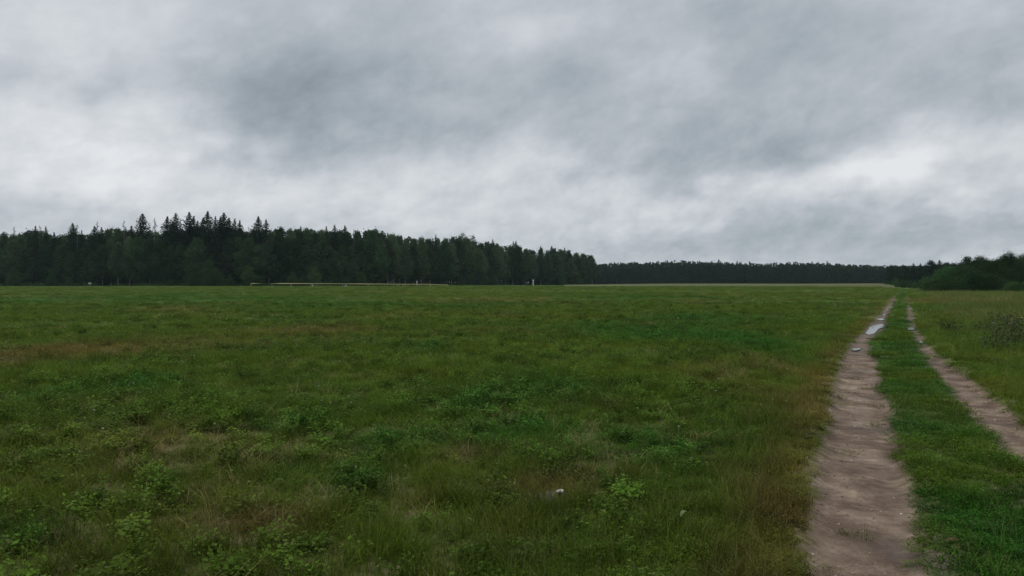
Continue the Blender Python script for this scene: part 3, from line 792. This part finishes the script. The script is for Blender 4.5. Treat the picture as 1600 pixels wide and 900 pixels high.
# left forest: a line of trees from 300 m at the left to 480 m at its right-hand corner
def edge_d(px): return np.interp(px, [-140, 0, 300, 500, 650, 800, 930], [318, 306, 296, 300, 345, 415, 480])
SKY = [(-140, 362), (0, 362), (22, 360), (50, 354), (72, 356), (90, 367), (114, 358), (140, 362), (172, 351), (200, 356), (242, 358), (282, 352), (320, 350), (367, 352), (400, 357), (435, 350), (447, 356),
       (461, 353), (488, 352), (520, 356), (553, 357), (582, 353), (612, 359), (632, 364), (650, 366), (681, 368), (705, 368), (724, 364), (740, 370), (754, 376), (770, 374), (784, 378), (806, 378),
       (824, 384), (845, 386), (861, 385), (882, 388), (897, 390), (913, 391), (925, 396), (932, 405)]
sky_top = lambda px: float(np.interp(px, [a for a, _ in SKY], [c for _, c in SKY]))


def h_for(px, top, d):
    x = at(px, d); return (HOR - top) / F * d + CH - float(H(x, d))


LAND = [(0, "the picture's left edge"), (138, "the small white sign"), (223, "the big cone-shaped spruce"), (393, "the pipe's left end"), (548, "the pipe's middle"),
        (700, "the pipe's right end"), (833, "the white marker post"), (935, "the near forest's corner")]
ORD = ["first", "second", "third", "fourth", "fifth", "sixth", "seventh", "eighth", "ninth", "tenth", "eleventh", "twelfth", "thirteenth", "fourteenth", "fifteenth"]


def labelled(rows, phrase, name_of):
    """rows: dicts with px and key. Labels each by its rank from the nearest landmark."""
    per = {}
    for r in rows:
        li = min(range(len(LAND)), key=lambda i: abs(LAND[i][0] - r['px'])); side = 'left' if r['px'] < LAND[li][0] else 'right'
        per.setdefault((li, side, phrase(r)), []).append(r)
    for (li, side, ph), rs in per.items():
        rs.sort(key=lambda r: abs(r['px'] - LAND[li][0]))
        for i, r in enumerate(rs): r['label'] = f"{ph}, {ORD[min(i, 14)]} {side} of {LAND[li][1]}"


rows = []
px = -118.0; i = 0
while px < 932:
    d = edge_d(px) + 10 + rt.random() * 8; d_ = d
    top = sky_top(px) + rt.random() * 7 + 1.0
    key = ["leaf0", "leaf1", "birch0", "leaf2", "birch1", "leaf3", "birch2"][int(rt.integers(0, 7))]
    if 585 < px < 720 and rt.random() < .2: key = f"birch{int(rt.integers(0, 3))}"
    rows.append(dict(px=px, d=d_, h=h_for(px, top, d_), key=key, row='back')); px += (10.5 + 5 * rt.random()) * (1 if px < 600 else .85)
px = -112.0
while px < 934:
    d = edge_d(px) + rt.random() * 6
    full = h_for(px, sky_top(px), d); k = .60 + .26 * rt.random()
    if px > 560: k = .74 + .20 * rt.random()
    if 150 < px < 205 or 600 < px < 640 or 655 < px < 675 or 820 < px < 845: key = f"birch{int(rt.integers(0, 3))}"
    else: key = ["leaf0", "leaf1", "leaf2", "leaf3", "birch0", "birch2"][int(rt.integers(0, 6))]
    rows.append(dict(px=px, d=d, h=full * k, key=key, row='front')); px += (11 + 7 * rt.random()) * (1 if px < 600 else .8)


def ph(r):
    if r['row'] == 'back': return "tall pale-barked birch rising behind the forest's front trees" if 'birch' in r['key'] else "tall leafy tree rising behind the forest's front trees"
    return "birch with pale trunk in the forest's front row" if 'birch' in r['key'] else "lower round leafy tree in the forest's front row"
def short_ph(r):
    if r['row'] == 'back': return "tall birch behind the front row" if 'birch' in r['key'] else "tall leafy tree behind the front row"
    return "front-row birch" if 'birch' in r['key'] else "front-row leafy tree"
labelled(rows, short_ph, None)
for r in rows:
    nm = "birch_tree" if 'birch' in r['key'] else "leafy_tree"
    tree(nm, r['key'], r['px'], r['d'], r['h'], r['label'], "tree", "leafy trees of the near forest", wid=(1.05 if r['row'] == 'front' else 1.0) * (20 * .9 / r['h']) ** .4)

# spruces and snags that stand above the leafy tops (px, top row, kind, width)
SPR = [(22, 353, 'snag0', 1), (56, 352, 'slim0', .8), (63, 351, 'snag1', 1), (72, 354, 'slim1', .9), (85, 363, 'spruce2', .7), (94, 365, 'slim0', .7), (114, 348, 'spruce0', 1.0), (121, 349, 'snag2', 1.2), (128, 360, 'slim1', .8),
       (148, 353, 'spruce1', .85), (152, 345, 'snag0', 1), (159, 355, 'spruce2', .8), (194, 343, 'snag1', 1), (206, 352, 'slim0', 1.1), (223, 333, 'spruce0', 1.05), (242, 339, 'snag2', 1.1), (262, 338, 'spruce1', .9),
       (272, 346, 'spruce3', .8), (282, 341, 'snag0', 1.2), (275, 333, 'spruce2', .95), (296, 331, 'spruce3', .85), (303, 338, 'slim1', 1.1), (309, 344, 'spruce0', .7), (318, 340, 'spruce2', .8), (325, 330, 'spruce1', .95),
       (337, 337, 'slim0', .8), (345, 339, 'spruce0', .8), (350, 332, 'spruce3', 1.0), (358, 340, 'spruce2', .8), (367, 342, 'slim1', 1.1), (375, 344, 'spruce1', .7), (389, 353, 'snag1', 1), (404, 338, 'spruce2', .9), (416, 342, 'slim0', .9),
       (470, 353, 'spruce0', .6), (510, 354, 'slim1', .9), (523, 351, 'spruce2', .7), (539, 352, 'spruce1', .75), (553, 356, 'snag2', 1), (681, 366, 'slim0', .7), (770, 373, 'spruce0', .6), (802, 377, 'slim1', 1.0), (806, 376, 'spruce3', .7),
       (845, 384, 'spruce1', .6), (862, 384, 'spruce2', .8), (882, 387, 'slim0', 1.1), (-40, 350, 'spruce0', .9), (-80, 345, 'spruce2', .9)]
srows = [dict(px=a, top=t_, key=k, w=w) for a, t_, k, w in SPR]
def sph(r):
    if 'snag' in r['key']: return "bare dying spruce spire above the forest"
    if 'slim' in r['key']: return "slim dark spruce top above the forest"
    return "broad dark spruce above the forest"
labelled(srows, sph, None)
for r in srows:
    if r['px'] == 223: r['label'] = "big dark cone-shaped spruce standing clear above the left part of the forest"
    d = edge_d(r['px']) + 7 + rt.random() * 4; nm = "dying_spruce_tree" if 'snag' in r['key'] else "spruce_tree"
    tree(nm, r['key'], r['px'], d - 3, h_for(r['px'], r['top'], d - 3), r['label'], "spruce", "spruces standing above the near forest", wid=r['w'] * (1.42 if 'snag' not in r['key'] else 1.0))
for j, (px, top, w) in enumerate([(724, 363, 1.1), (738, 366, 1.0)]):
    d = edge_d(px) + 5
    tree("leafy_tree", "thin0", px, d, h_for(px, top, d), ["thin browning tree with see-through top, left one of two beyond the pipe's right end", "thin browning tree with see-through top, right one of two beyond the pipe's right end"][j],
         "tree", "thinning brown trees", wid=w)

# bright shrubs and young trees at the forest's foot (px, top row, width factor)
SHR = [(22, 418, 1.0), (265, 437, 1.0, "small light green"), (300, 412, 1.1), (327, 405, 1.0), (318, 436, 1.6), (345, 424, 1.0), (359, 429, 1.1), (388, 415, 1.0), (405, 432, 1.4), (458, 424, 1.1), (492, 418, 1.0), (470, 436, 1.5),
       (540, 432, 1.3), (565, 424, 1.0), (720, 428, 1.0), (755, 425, 1.1), (772, 430, 1.2), (880, 428, 1.0), (905, 430, 1.1), (80, 428, 1.2), (108, 432, 1.2)]
hrows = [dict(px=s[0], top=s[1], w=s[2], key='low') for s in SHR]
labelled(hrows, lambda r: "small bright green bush at the forest's foot" if r['top'] > 427 else "young bushy tree at the forest's foot", None)
for j, r in enumerate(hrows):
    d = edge_d(r['px']) - 5 - 2 * rt.random()
    tree("shrub" if r['top'] > 427 else "young_tree", f"low{j % 3}", r['px'], d, h_for(r['px'], r['top'], d), r['label'], "shrub" if r['top'] > 427 else "tree", "bushes along the forest's foot", wid=r['w'])


def mass(trees, undergrowth, rng, name, mat, **props):
    """a wood too deep to count: crowns and saplings joined in one mesh of leaf sprays. trees: (x, y, h, r, n, size, conic)"""
    g = Geo()
    for (x, y, h, r, n, cs, conic) in trees:
        z0 = float(H(x, y, False))
        u = rng.random(n)
        if conic: u = u ** 1.5; rr = r * (1 - u) ** .9 * np.sqrt(rng.random(n)) * (1 + .25 * np.sin(u * 60)); z = h * (.05 + .95 * u)
        else:
            u = rng.random(n); rr = r * np.sin(np.pi * (.12 + .86 * u)) ** .6 * (.45 + .6 * rng.random(n)); z = h * (.12 + .88 * u)
        a = rng.random(n) * 6.283; rr = rr * (1 + .25 * np.sin(a * 3 + z * .8))
        tone = np.clip(.4 + .3 * rng.normal(), 0, 1)
        g.cards(np.stack([x + rr * np.cos(a), y + rr * np.sin(a), z0 + z], -1), cs * (.6 + .8 * rng.random(n)), rng, np.clip(tone * .6 + .5 * rng.random(n), 0, 1), flat=.3 if conic else 0)
        g.tube([(x, y, z0 - .3), (x, y, z0 + h * .85)], [r * .06, .04], 4, 0., cap=False)
    for (x, y, z, n, sx, sz, cs) in undergrowth:
        P = rng.normal(size=(n, 3)) * [sx, sx, sz] + [x, y, z]; P[:, 2] = np.abs(P[:, 2] - float(H(x, y, False))) + float(H(x, y, False)); g.cards(P, cs * (.6 + .8 * rng.random(n)), rng)
    me = g.mesh(name); return link(name, me, mat, **props)


rm = np.random.default_rng(5)
tr_, ug = [], []
for px in np.arange(-170, 925, 9.0):
    for k in range(2):
        p_ = px + rm.random() * 9; d = edge_d(p_) + 26 + 12 * k + rm.random() * 8
        tr_.append((at(p_, d), d, h_for(p_, sky_top(min(p_, 915)) + 5 + 6 * rm.random(), d), 3.6, 420, .9, rm.random() < .4))
for px in np.arange(-170, 918, 4.0):
    for k in range(3):
        p_ = px + rm.random() * 4; d = edge_d(p_) + 10 + 9 * k + rm.random() * 5
        ug.append((at(p_, d), d, float(H(at(p_, d), d, False)) + 1.8 + 1.8 * k, 60, 1.5, 1.6 + .7 * k, .8))
mass(tr_, ug, rm, "forest_interior", leaf_mat, kind="stuff", label="dense dark depth of the near forest behind its edge trees", category="forest")
ug = []
for px in np.arange(-150, 930, 2.6):
    if (150 < px < 210 or 592 < px < 690 or 800 < px < 850 or 120 < px < 132) and rm.random() < .8: continue
    d = edge_d(px) - 2.5 + rm.random() * 3; x = at(px, d); ug.append((x, d, float(H(x, d, False)) + .3, 70, .8, .35 + .5 * rm.random(), .35))
mass([], ug, rm, "undergrowth", shrub_mat, kind="stuff", label="low green undergrowth along the foot of the near forest", category="undergrowth")

# distant forest, about 620 m off
FS = [(850, 412), (940, 413), (965, 411), (1000, 410), (1040, 409), (1060, 408), (1095, 409), (1120, 407), (1130, 410), (1160, 411), (1200, 412), (1230, 411), (1260, 411), (1300, 412), (1345, 414), (1390, 416), (1480, 414), (1620, 412)]
tr_ = []
for k in range(4):
    for px in np.arange(860, 1640, 3.2):
        p_ = px + rm.random() * 4; d = 600 + 14 * k + rm.random() * 8 + (0 if p_ < 1390 else 0)
        top = float(np.interp(p_, [a for a, _ in FS], [c for _, c in FS])) + (rm.random() ** 1.3) * 5.5 - (3.0 * rm.random() if rm.random() < .3 else 0) + (2.5 if k == 0 else 0)
        con = rm.random() < .55
        tr_.append((at(p_, d), d, h_for(p_, top, d), 2.9 if con else 3.9, 330 if k < 2 else 240, 1.3, con))
ug = [(at(p_, 603), 603, float(H(at(p_, 603), 603, False)) + 2, 40, 2.2, 2.2, 1.1) for p_ in np.arange(860, 1640, 2.5)]
mass(tr_, ug, rm, "distant_forest", foliage_mat("distant_mixed_leaves", (.018, .032, .018), (.040, .058, .030), var=.2), kind="stuff", label="long even dark forest closing the far side of the field", category="forest")

# trees and willows right of the track, well beyond the crest
rw = np.random.default_rng(31)
def big_willow(h, rad, rng, nc=17000, cs=.20, cb=.3): return broadleaf(h, cb, rad, 30, nc, cs, rng, tr=.13)
thicket_mat = foliage_mat("thicket_leaves", (.015, .038, .012), (.048, .086, .026), var=.34, huev=.05)
for k in range(3): reg(f"willow{k}", big_willow(7, 3.6 + .3 * k, rw), bark, thicket_mat, 7, 3.8)
reg("willow3", big_willow(7, 3.8, rw), bark, willow_mat, 7, 3.8)
darkmix = foliage_mat("dark_mixed_leaves", (.010, .024, .012), (.028, .048, .022), var=.3)
reg("pine0", broadleaf(13, .8, 3.8, 24, 5200, .40, rw, tr=.16), bark, darkmix, 13, 3.8)
reg("pine1", broadleaf(13, .5, 3.5, 22, 5200, .40, rw, tr=.16), bark, darkmix, 13, 3.5)
RT = [  # px, top, distance, kind, width, name, category, group, label
    (1392, 414, 340, 'pine1', 1.0, 'dark_tree', 'tree', 1, "dark tree where the distant forest meets the right-hand wood"),
    (1403, 415, 335, 'spruce1', .8, 'dark_spruce_tree', 'spruce', 1, "low dark spruce just right of the track's vanishing end"),
    (1414, 416, 330, 'pine0', 1.0, 'dark_tree', 'tree', 1, "dark round tree straight above the track's vanishing end"),
    (1427, 411, 325, 'spruce2', .9, 'dark_spruce_tree', 'spruce', 1, "spruce topped dark tree above the small round grey-green bush"),
    (1438, 411, 322, 'spruce0', .9, 'dark_spruce_tree', 'spruce', 1, "second dark spruce to the right of the track's end"),
    (1446, 414, 320, 'pine1', 1.1, 'dark_tree', 'tree', 1, "dark leafy tree filling the dip in the right-hand skyline"),
    (1454, 407, 315, 'pine0', 1.0, 'dark_tree', 'tree', 1, "tall knobbly dark tree left of the pale willow slope"),
    (1468, 406, 312, 'spruce3', .95, 'dark_spruce_tree', 'spruce', 1, "tallest pointed spruce behind the pale willow slope"),
    (1479, 410, 310, 'pine1', 1.1, 'dark_tree', 'tree', 1, "dark tree just right of the tallest pointed spruce on the right"),
    (1490, 411, 300, 'pine0', 1.0, 'dark_tree', 'tree', 1, "dark flat-topped tree above the highest part of the pale willow"),
    (1501, 411, 290, 'pine1', 1.0, 'dark_tree', 'tree', 1, "dark tree in the notch before the right-hand willow hump"),
    (1512, 401, 230, 'pine0', 1.0, 'dark_tree', 'tree', 1, "dark upright tree top rising behind the round dark willow"),
    (1411, 437, 300, 'low1', 1.3, 'bush', 'bush', 2, "dark low bush close to the end of the track"),
    (1429, 440, 290, 'low0', 1.2, 'bush', 'bush', 2, "small round grey-green bush right of the track's end"),
    (1399, 434, 310, 'low2', 1.2, 'bush', 'bush', 2, "dark low bush at the left end of the right-hand wood"),
    (1444, 432, 280, 'low1', 1.3, 'bush', 'bush', 2, "bush between the small round bush and the pale willow"),
    (1463, 436, 152, 'willow0', 1.1, 'willow_bush', 'willow', 3, "lowest willow bush at the left foot of the willow thicket"),
    (1483, 418, 158, 'willow3', 1.0, 'willow_bush', 'willow', 3, "pale green willow with its left side sloping to the meadow"),
    (1505, 416, 150, 'willow2', .95, 'willow_bush', 'willow', 3, "mid green willow just right of the pale sloping one"),
    (1530, 402, 160, 'willow0', .85, 'willow_bush', 'willow', 3, "tall round dark willow in the middle of the thicket"),
    (1524, 424, 144, 'willow1', 1.1, 'willow_bush', 'willow', 3, "low dark willow in front of the thicket's middle"),
    (1553, 408, 152, 'willow2', .9, 'willow_bush', 'willow', 3, "dark willow under the small notch of the right-hand skyline"),
    (1575, 397, 158, 'willow1', .8, 'willow_bush', 'willow', 3, "highest rounded willow near the picture's right edge"),
    (1600, 399, 160, 'willow0', .8, 'willow_bush', 'willow', 3, "willow cut by the picture's right edge"),
    (1550, 430, 143, 'willow0', 1.1, 'willow_bush', 'willow', 3, "low spreading willow in front, right of the thicket's middle"),
    (1583, 440, 138, 'willow3', 1.5, 'bush', 'bush', 2, "light green bush in front of the thicket near the right edge"),
    (1604, 438, 136, 'low2', 1.5, 'bush', 'bush', 2, "light green bush cut by the picture's right edge"),
    (1549, 452, 136, 'low1', 1.8, 'bush', 'bush', 2, "tiny brownish bush at the foot of the low spreading willow"),
    (1630, 396, 158, 'willow2', .9, 'willow_bush', 'willow', 3, "willow beyond the picture's right edge"),
    (1665, 400, 155, 'willow1', .9, 'willow_bush', 'willow', 3, "farther willow beyond the picture's right edge"),
]
GRP = {1: "dark trees right of the track's end", 2: "low bushes by the right-hand thicket", 3: "willows of the right-hand thicket"}
for (px, top, d, key, w, nm, cat, gr, lab) in RT:
    hh = h_for(px, top, d); base = KINDS[key]
    tree(nm, key, px, d, hh, lab, cat, GRP[gr], wid=w * ((1.7 if 'spruce' in key else 1.25) if gr == 1 else 1.0 if gr != 3 else 1.15 * (7.0 / hh) ** .5))
tr_ = [(at(p_, d), d, h_for(p_, t_, d), 3.2, 900, .55, False) for p_, t_, d in
       [(1395, 419, 352), (1408, 420, 350), (1420, 419, 348), (1433, 416, 345), (1447, 418, 340), (1460, 413, 335), (1474, 414, 332), (1487, 416, 330), (1500, 415, 320), (1512, 412, 300), (1525, 408, 250),
        (1540, 408, 200), (1555, 410, 190), (1568, 405, 190), (1585, 405, 190), (1600, 404, 190), (1620, 404, 190), (1645, 404, 190), (1670, 404, 190)]]
ug = [(at(p_, d), d, float(H(at(p_, d), d, False)) + .9, 90, 1.4, 1.0, .4) for p_, d in [(p_, 300 if p_ < 1450 else 160) for p_ in np.arange(1390, 1680, 3.5)]]
mass(tr_, ug, rm, "thicket_interior", thicket_mat, kind="stuff", label="dark tangled inside of the thicket right of the track", category="thicket")

# ------------------------------------------------------------------ tall weeds in the meadow right of the track
rk = np.random.default_rng(77)
weed_leaf, _, _ = principled("tall_weed_leaf", (.042, .062, .018), .8, .06)
seed_mat = principled("brown_seed_heads", (.085, .072, .036), .9, .1)[0]
petal_mat = principled("white_petals", (.50, .50, .42), .8, .1)[0]
stem_mat = principled("weed_stem", (.075, .080, .040), .8, .15)[0]
WK = [(1484, 519, .40, "small dark weed clump standing alone nearest the track"), (1546, 524, .45, "low dark weed clump left of the big weed patch"), (1568, 540, .62, "dark weed clump at the left front of the big weed patch"),
      (1577, 528, .75, "weed clump topped with white flowers in the big weed patch"), (1590, 545, .72, "tall dark weed clump with one white flower at the right edge"), (1560, 512, .55, "weed clump at the back left of the big weed patch"),
      (1598, 525, .75, "tall brown weed clump behind the big patch at the right edge"), (1556, 552, .42, "thin weed clump at the front of the big weed patch"), (1612, 540, .75, "weed clump just beyond the right edge of the picture")]
for k, (px, py, h, lab) in enumerate(WK):
    x, d = gp(px, py); e = bpy.data.objects.new("weed_clump", None); COL.objects.link(e); e.location = (x, d, float(H(x, d))); tag(e, lab, "weed", "tall weed clumps right of the track")
    st = Geo(); lf = Geo(); sd_ = Geo(); fl = Geo()
    for j in range(26):
        a = rk.random() * 6.28; r0 = .32 * math.sqrt(rk.random()); hh = h * (.55 + .5 * rk.random()); p0 = np.array([r0 * math.cos(a), r0 * math.sin(a), -.02]); p1 = p0 + np.array([rk.normal() * .10, rk.normal() * .10, hh])
        pts = limb_pts(p0, p1, rk, 4, .05); st.tube(pts, [.005, .004, .003, .002], 3)
        m = 16; t_ = rk.random(m) ** .8; P0 = p0 + (p1 - p0) * t_[:, None] + rk.normal(size=(m, 3)) * .035; P0[:, 2] = np.maximum(P0[:, 2], .01); lf.cards(P0, .055 * (.7 + .6 * rk.random(m)), rk, flat=.4)
        sd_.cards(p1 + rk.normal(size=(4, 3)) * [.010, .010, .04], .020, rk)
        if k in (3, 4) and j < (5 if k == 3 else 1): fl.cards(p1 + np.array([0, 0, .02]) + rk.normal(size=(9, 3)) * [.022, .022, .006], .018, rk, flat=.7, aspect=.9)
    link("stem", st.mesh("weed_stem"), stem_mat, e); link("foliage", lf.mesh("weed_foliage"), weed_leaf, e); link("seed_head", sd_.mesh("weed_seed_head"), seed_mat, e)
    if fl.n: link("flower", fl.mesh("weed_flower"), petal_mat, e)

# the single bright white flower head in the bare patch, and a pale fallen leaf
def flower(px, py, r, h, lab):
    x, d = gp(px, py); e = bpy.data.objects.new("white_flower", None); COL.objects.link(e); e.location = (x, d, float(H(x, d))); tag(e, lab, "flower", None)
    g = Geo(); g.tube([(0, 0, -.01), (.01, 0, h * .5), (0, .01, h)], [.003, .0025, .002], 5); heads = Geo()
    for j in range(13):
        a = j * 2.4; rr = r * math.sqrt((j + .5) / 13); c = np.array([rr * math.cos(a), rr * math.sin(a), h + .012 + .004 * rk.normal()]); g.tube([(0, .005, h * .8), c], [.0015, .001], 3)
        heads.cards(c + rk.normal(size=(16, 3)) * [.006, .006, .002], .013, rk, flat=.8, aspect=.9)
    link("stem", g.mesh("flower_stem"), stem_mat, e); link("flower_head", heads.mesh("flower_head"), petal_mat, e)
flower(875, 793, .020, .11, "bright white flat flower head, the largest, in front of the bare brown patch")

lm_ = principled("pale_leaf", (.095, .135, .045), .7, .2)[0]
def big_leaf(px, py, L, W, lab, yaw, pitch):
    x, d = gp(px, py); n = 9; t_ = np.linspace(0, 1, n); w_ = W * np.sin(np.pi * np.clip(t_ * .93 + .05, 0, 1)) ** .8; V = []
    for s_ in (0, 1, 2):
        for k in range(n): V.append((t_[k] * L, (s_ - 1) * w_[k] * (1 + .15 * (k % 2)), .02 * math.sin(t_[k] * 3) + (0 if s_ == 1 else .012)))
    Fq = [(s_ * n + k, s_ * n + k + 1, (s_ + 1) * n + k + 1, (s_ + 1) * n + k) for s_ in (0, 1) for k in range(n - 1)]
    o = link("weed_leaf", build_mesh("weed_leaf", V, Fq), lm_); so = o.modifiers.new("thick", 'SOLIDIFY'); so.thickness = .0015
    o.location = (x, d, float(H(x, d)) + .11); o.rotation_euler = (0.15, -pitch, yaw); tag(o, lab, "leaf")
big_leaf(1064, 838, .060, .013, "pale yellow-green leaf held above the grass near the track", .5, .45)

# clod of earth beside the left rut
x, d = gp(1488, 852); u, v = np.meshgrid(np.linspace(0, np.pi, 9), np.linspace(0, 2 * np.pi, 13)[:-1]); nn = 1 + .9 * fbm(u * 3, v * 2, .6, 3, 4) * np.sin(u)
V = np.stack([.050 * np.sin(u) * np.cos(v) * nn, .026 * np.sin(u) * np.sin(v) * nn, .016 * np.cos(u) * nn + .004], -1).reshape(-1, 3)
Fq = [((i * 9 + j), (i * 9 + j + 1), ((i + 1) % 12 * 9 + j + 1), ((i + 1) % 12 * 9 + j)) for i in range(12) for j in range(8)]
clod = link("clod_of_earth", build_mesh("clod_of_earth", V, Fq), principled("damp_clay", (.105, .058, .038), .95, .05)[0]); clod.location = (x, d, float(H(x, d)) + .004); clod.rotation_euler = (0, 0, .3)
tag(clod, "reddish brown clod of earth on the muddy patch right of the left rut", "clod")

# ------------------------------------------------------------------ yellow gas pipe before the forest
ypaint, q, p = principled("yellow_pipe_paint", (.52, .45, .10), .6, .3)
q.put(p.inputs['Base Color'], q.mix(q.noise(q.n('ShaderNodeTexCoord').outputs['Object'], 1.2, 4, .6), (.46, .41, .15), (.28, .26, .12)))
white = principled("white_post_paint", (.40, .41, .39), .6, .3)[0]
blue = principled("blue_cap_paint", (.10, .16, .42), .6, .3)[0]
grey = principled("grey_steel", (.30, .31, .30), .6, .3)[0]


def zpix(py, d): return CH - (py - HOR) / F * d


pd = lambda px: float(np.interp(px, [392, 560, 702], [262, 262, 288]))
pipe = bpy.data.objects.new("gas_pipe", None); COL.objects.link(pipe); dL = pd(392); pipe.location = (at(392, dL), dL, float(H(at(392, dL), dL)))
tag(pipe, "long thin yellow gas pipe raised on legs in front of the forest", "pipe")
O = np.array(pipe.location)
def pp(px, py):
    d = pd(px); return np.array([at(px, d), d, zpix(py, d)]) - O
def gnd(px):
    d = pd(px); return np.array([at(px, d), d, float(H(at(px, d), d)) - .2]) - O
run = Geo(); pts = [pp(a, c) for a, c in ((393.2, 443.2), (395, 442.9), (440, 443.0), (480, 443.2), (520, 443.4), (560, 443.7), (600, 444.0), (640, 444.3), (672, 444.4), (680, 444.6), (686, 445.1), (700, 445.3))]
run.tube([gnd(392.0), pp(392.0, 444.3), pp(392.4, 443.5)] + pts, .10, 8)
link("pipe_run", run.mesh("pipe_run", True), ypaint, pipe)
for px in (700, 673, 655, 615, 575, 535, 495, 455, 425):
    g = Geo(); top = pp(px, float(np.interp(px, [395, 440, 520, 600, 672, 686, 700], [442.9, 443, 443.4, 444, 444.4, 445.1, 445.3])))
    g.tube([gnd(px), top], .06 if px not in (700, 673) else .10, 6); link("leg", g.mesh("pipe_leg", True), ypaint if px in (700, 673) else grey, pipe)


def post(px, d, ytop, wid, lab, name="marker_post", capm=None, plate=None):
    x = at(px, d); z0 = float(H(x, d)); h = zpix(ytop, d) - z0
    e = bpy.data.objects.new(name, None); COL.objects.link(e); e.location = (x, d, z0); tag(e, lab, "post" if plate is None else "sign")
    g = Geo(); g.tube([(0, 0, -.2), (0, 0, h * (.68 if capm else 1.0))], wid / 2, 8); link("pole", g.mesh("marker_pole", True), white, e)
    if capm: g = Geo(); g.tube([(0, 0, h * .66), (0, 0, h)], wid * .68, 8); link("cap", g.mesh("marker_cap", True), capm, e)
    if plate: g = Geo(); g.box((0, -.06, h - plate[1] / 2), (plate[0], .03, plate[1])); link("plate", g.mesh("sign_plate"), white, e)
    return e


capp, q, p = principled("pale_blue_white_cap", (.45, .50, .66), .6, .3)
post(833.2, 250, 437.0, .26, "white marker post with bluish cap before the right part of the forest", capm=capp)
post(651.5, 270, 439.3, .20, "slim white post beside the yellow pipe left of its right end")
post(140.5, 285, 441.8, .12, "small white sign on a thin post at the forest's left foot", name="small_sign", plate=(1.05, .42))
for px, py, lab, nm in ((538, 445.2, "left one of the small pair of pale stakes under the pipe", 0), (542.5, 445.2, "right one of the small pair of pale stakes, leaning left, under the pipe", 1)):
    d = 240; x = at(px, d); g = Geo(); g.tube([(0, 0, -.1), ((-.45 if nm else .2), 0, (.85 if nm else .5))], .08, 6); o = link("wooden_stake", g.mesh("wooden_stake", True), white)
    o.location = (x, d, float(H(x, d))); tag(o, lab, "stake", "pale stakes under the pipe")
d = 245; x = at(488, d); g = Geo(); g.tube([(-.35, 0, .75), (.1, 0, .55), (.35, 0, .48)], .10, 6); g.tube([(.1, 0, -.1), (.1, 0, .55)], .05, 5)
o = link("marker_stub", g.mesh("marker_stub", True), white); o.location = (x, d, float(H(x, d))); tag(o, "small pale slanting marker below the left half of the yellow pipe", "marker")

# ------------------------------------------------------------------ damp air: one closed box of thin even haze round everything
HAZE = 6.0e-5
g = Geo(); g.box((300, 980, 20.0), (7000, 2240, 46.0))
hm = bpy.data.materials.new("damp_air"); hm.use_nodes = True; hn = hm.node_tree; hn.nodes.clear()
pv = hn.nodes.new('ShaderNodeVolumePrincipled'); pv.inputs['Color'].default_value = (.72, .94, 1, 1); pv.inputs['Density'].default_value = HAZE; pv.inputs['Anisotropy'].default_value = .2
ho = hn.nodes.new('ShaderNodeOutputMaterial'); hn.links.new(pv.outputs[0], ho.inputs['Volume'])
hz_ = link("haze", g.mesh("haze"), hm, kind="stuff"); hz_['label'] = "thin bluish damp air over the field and forests"
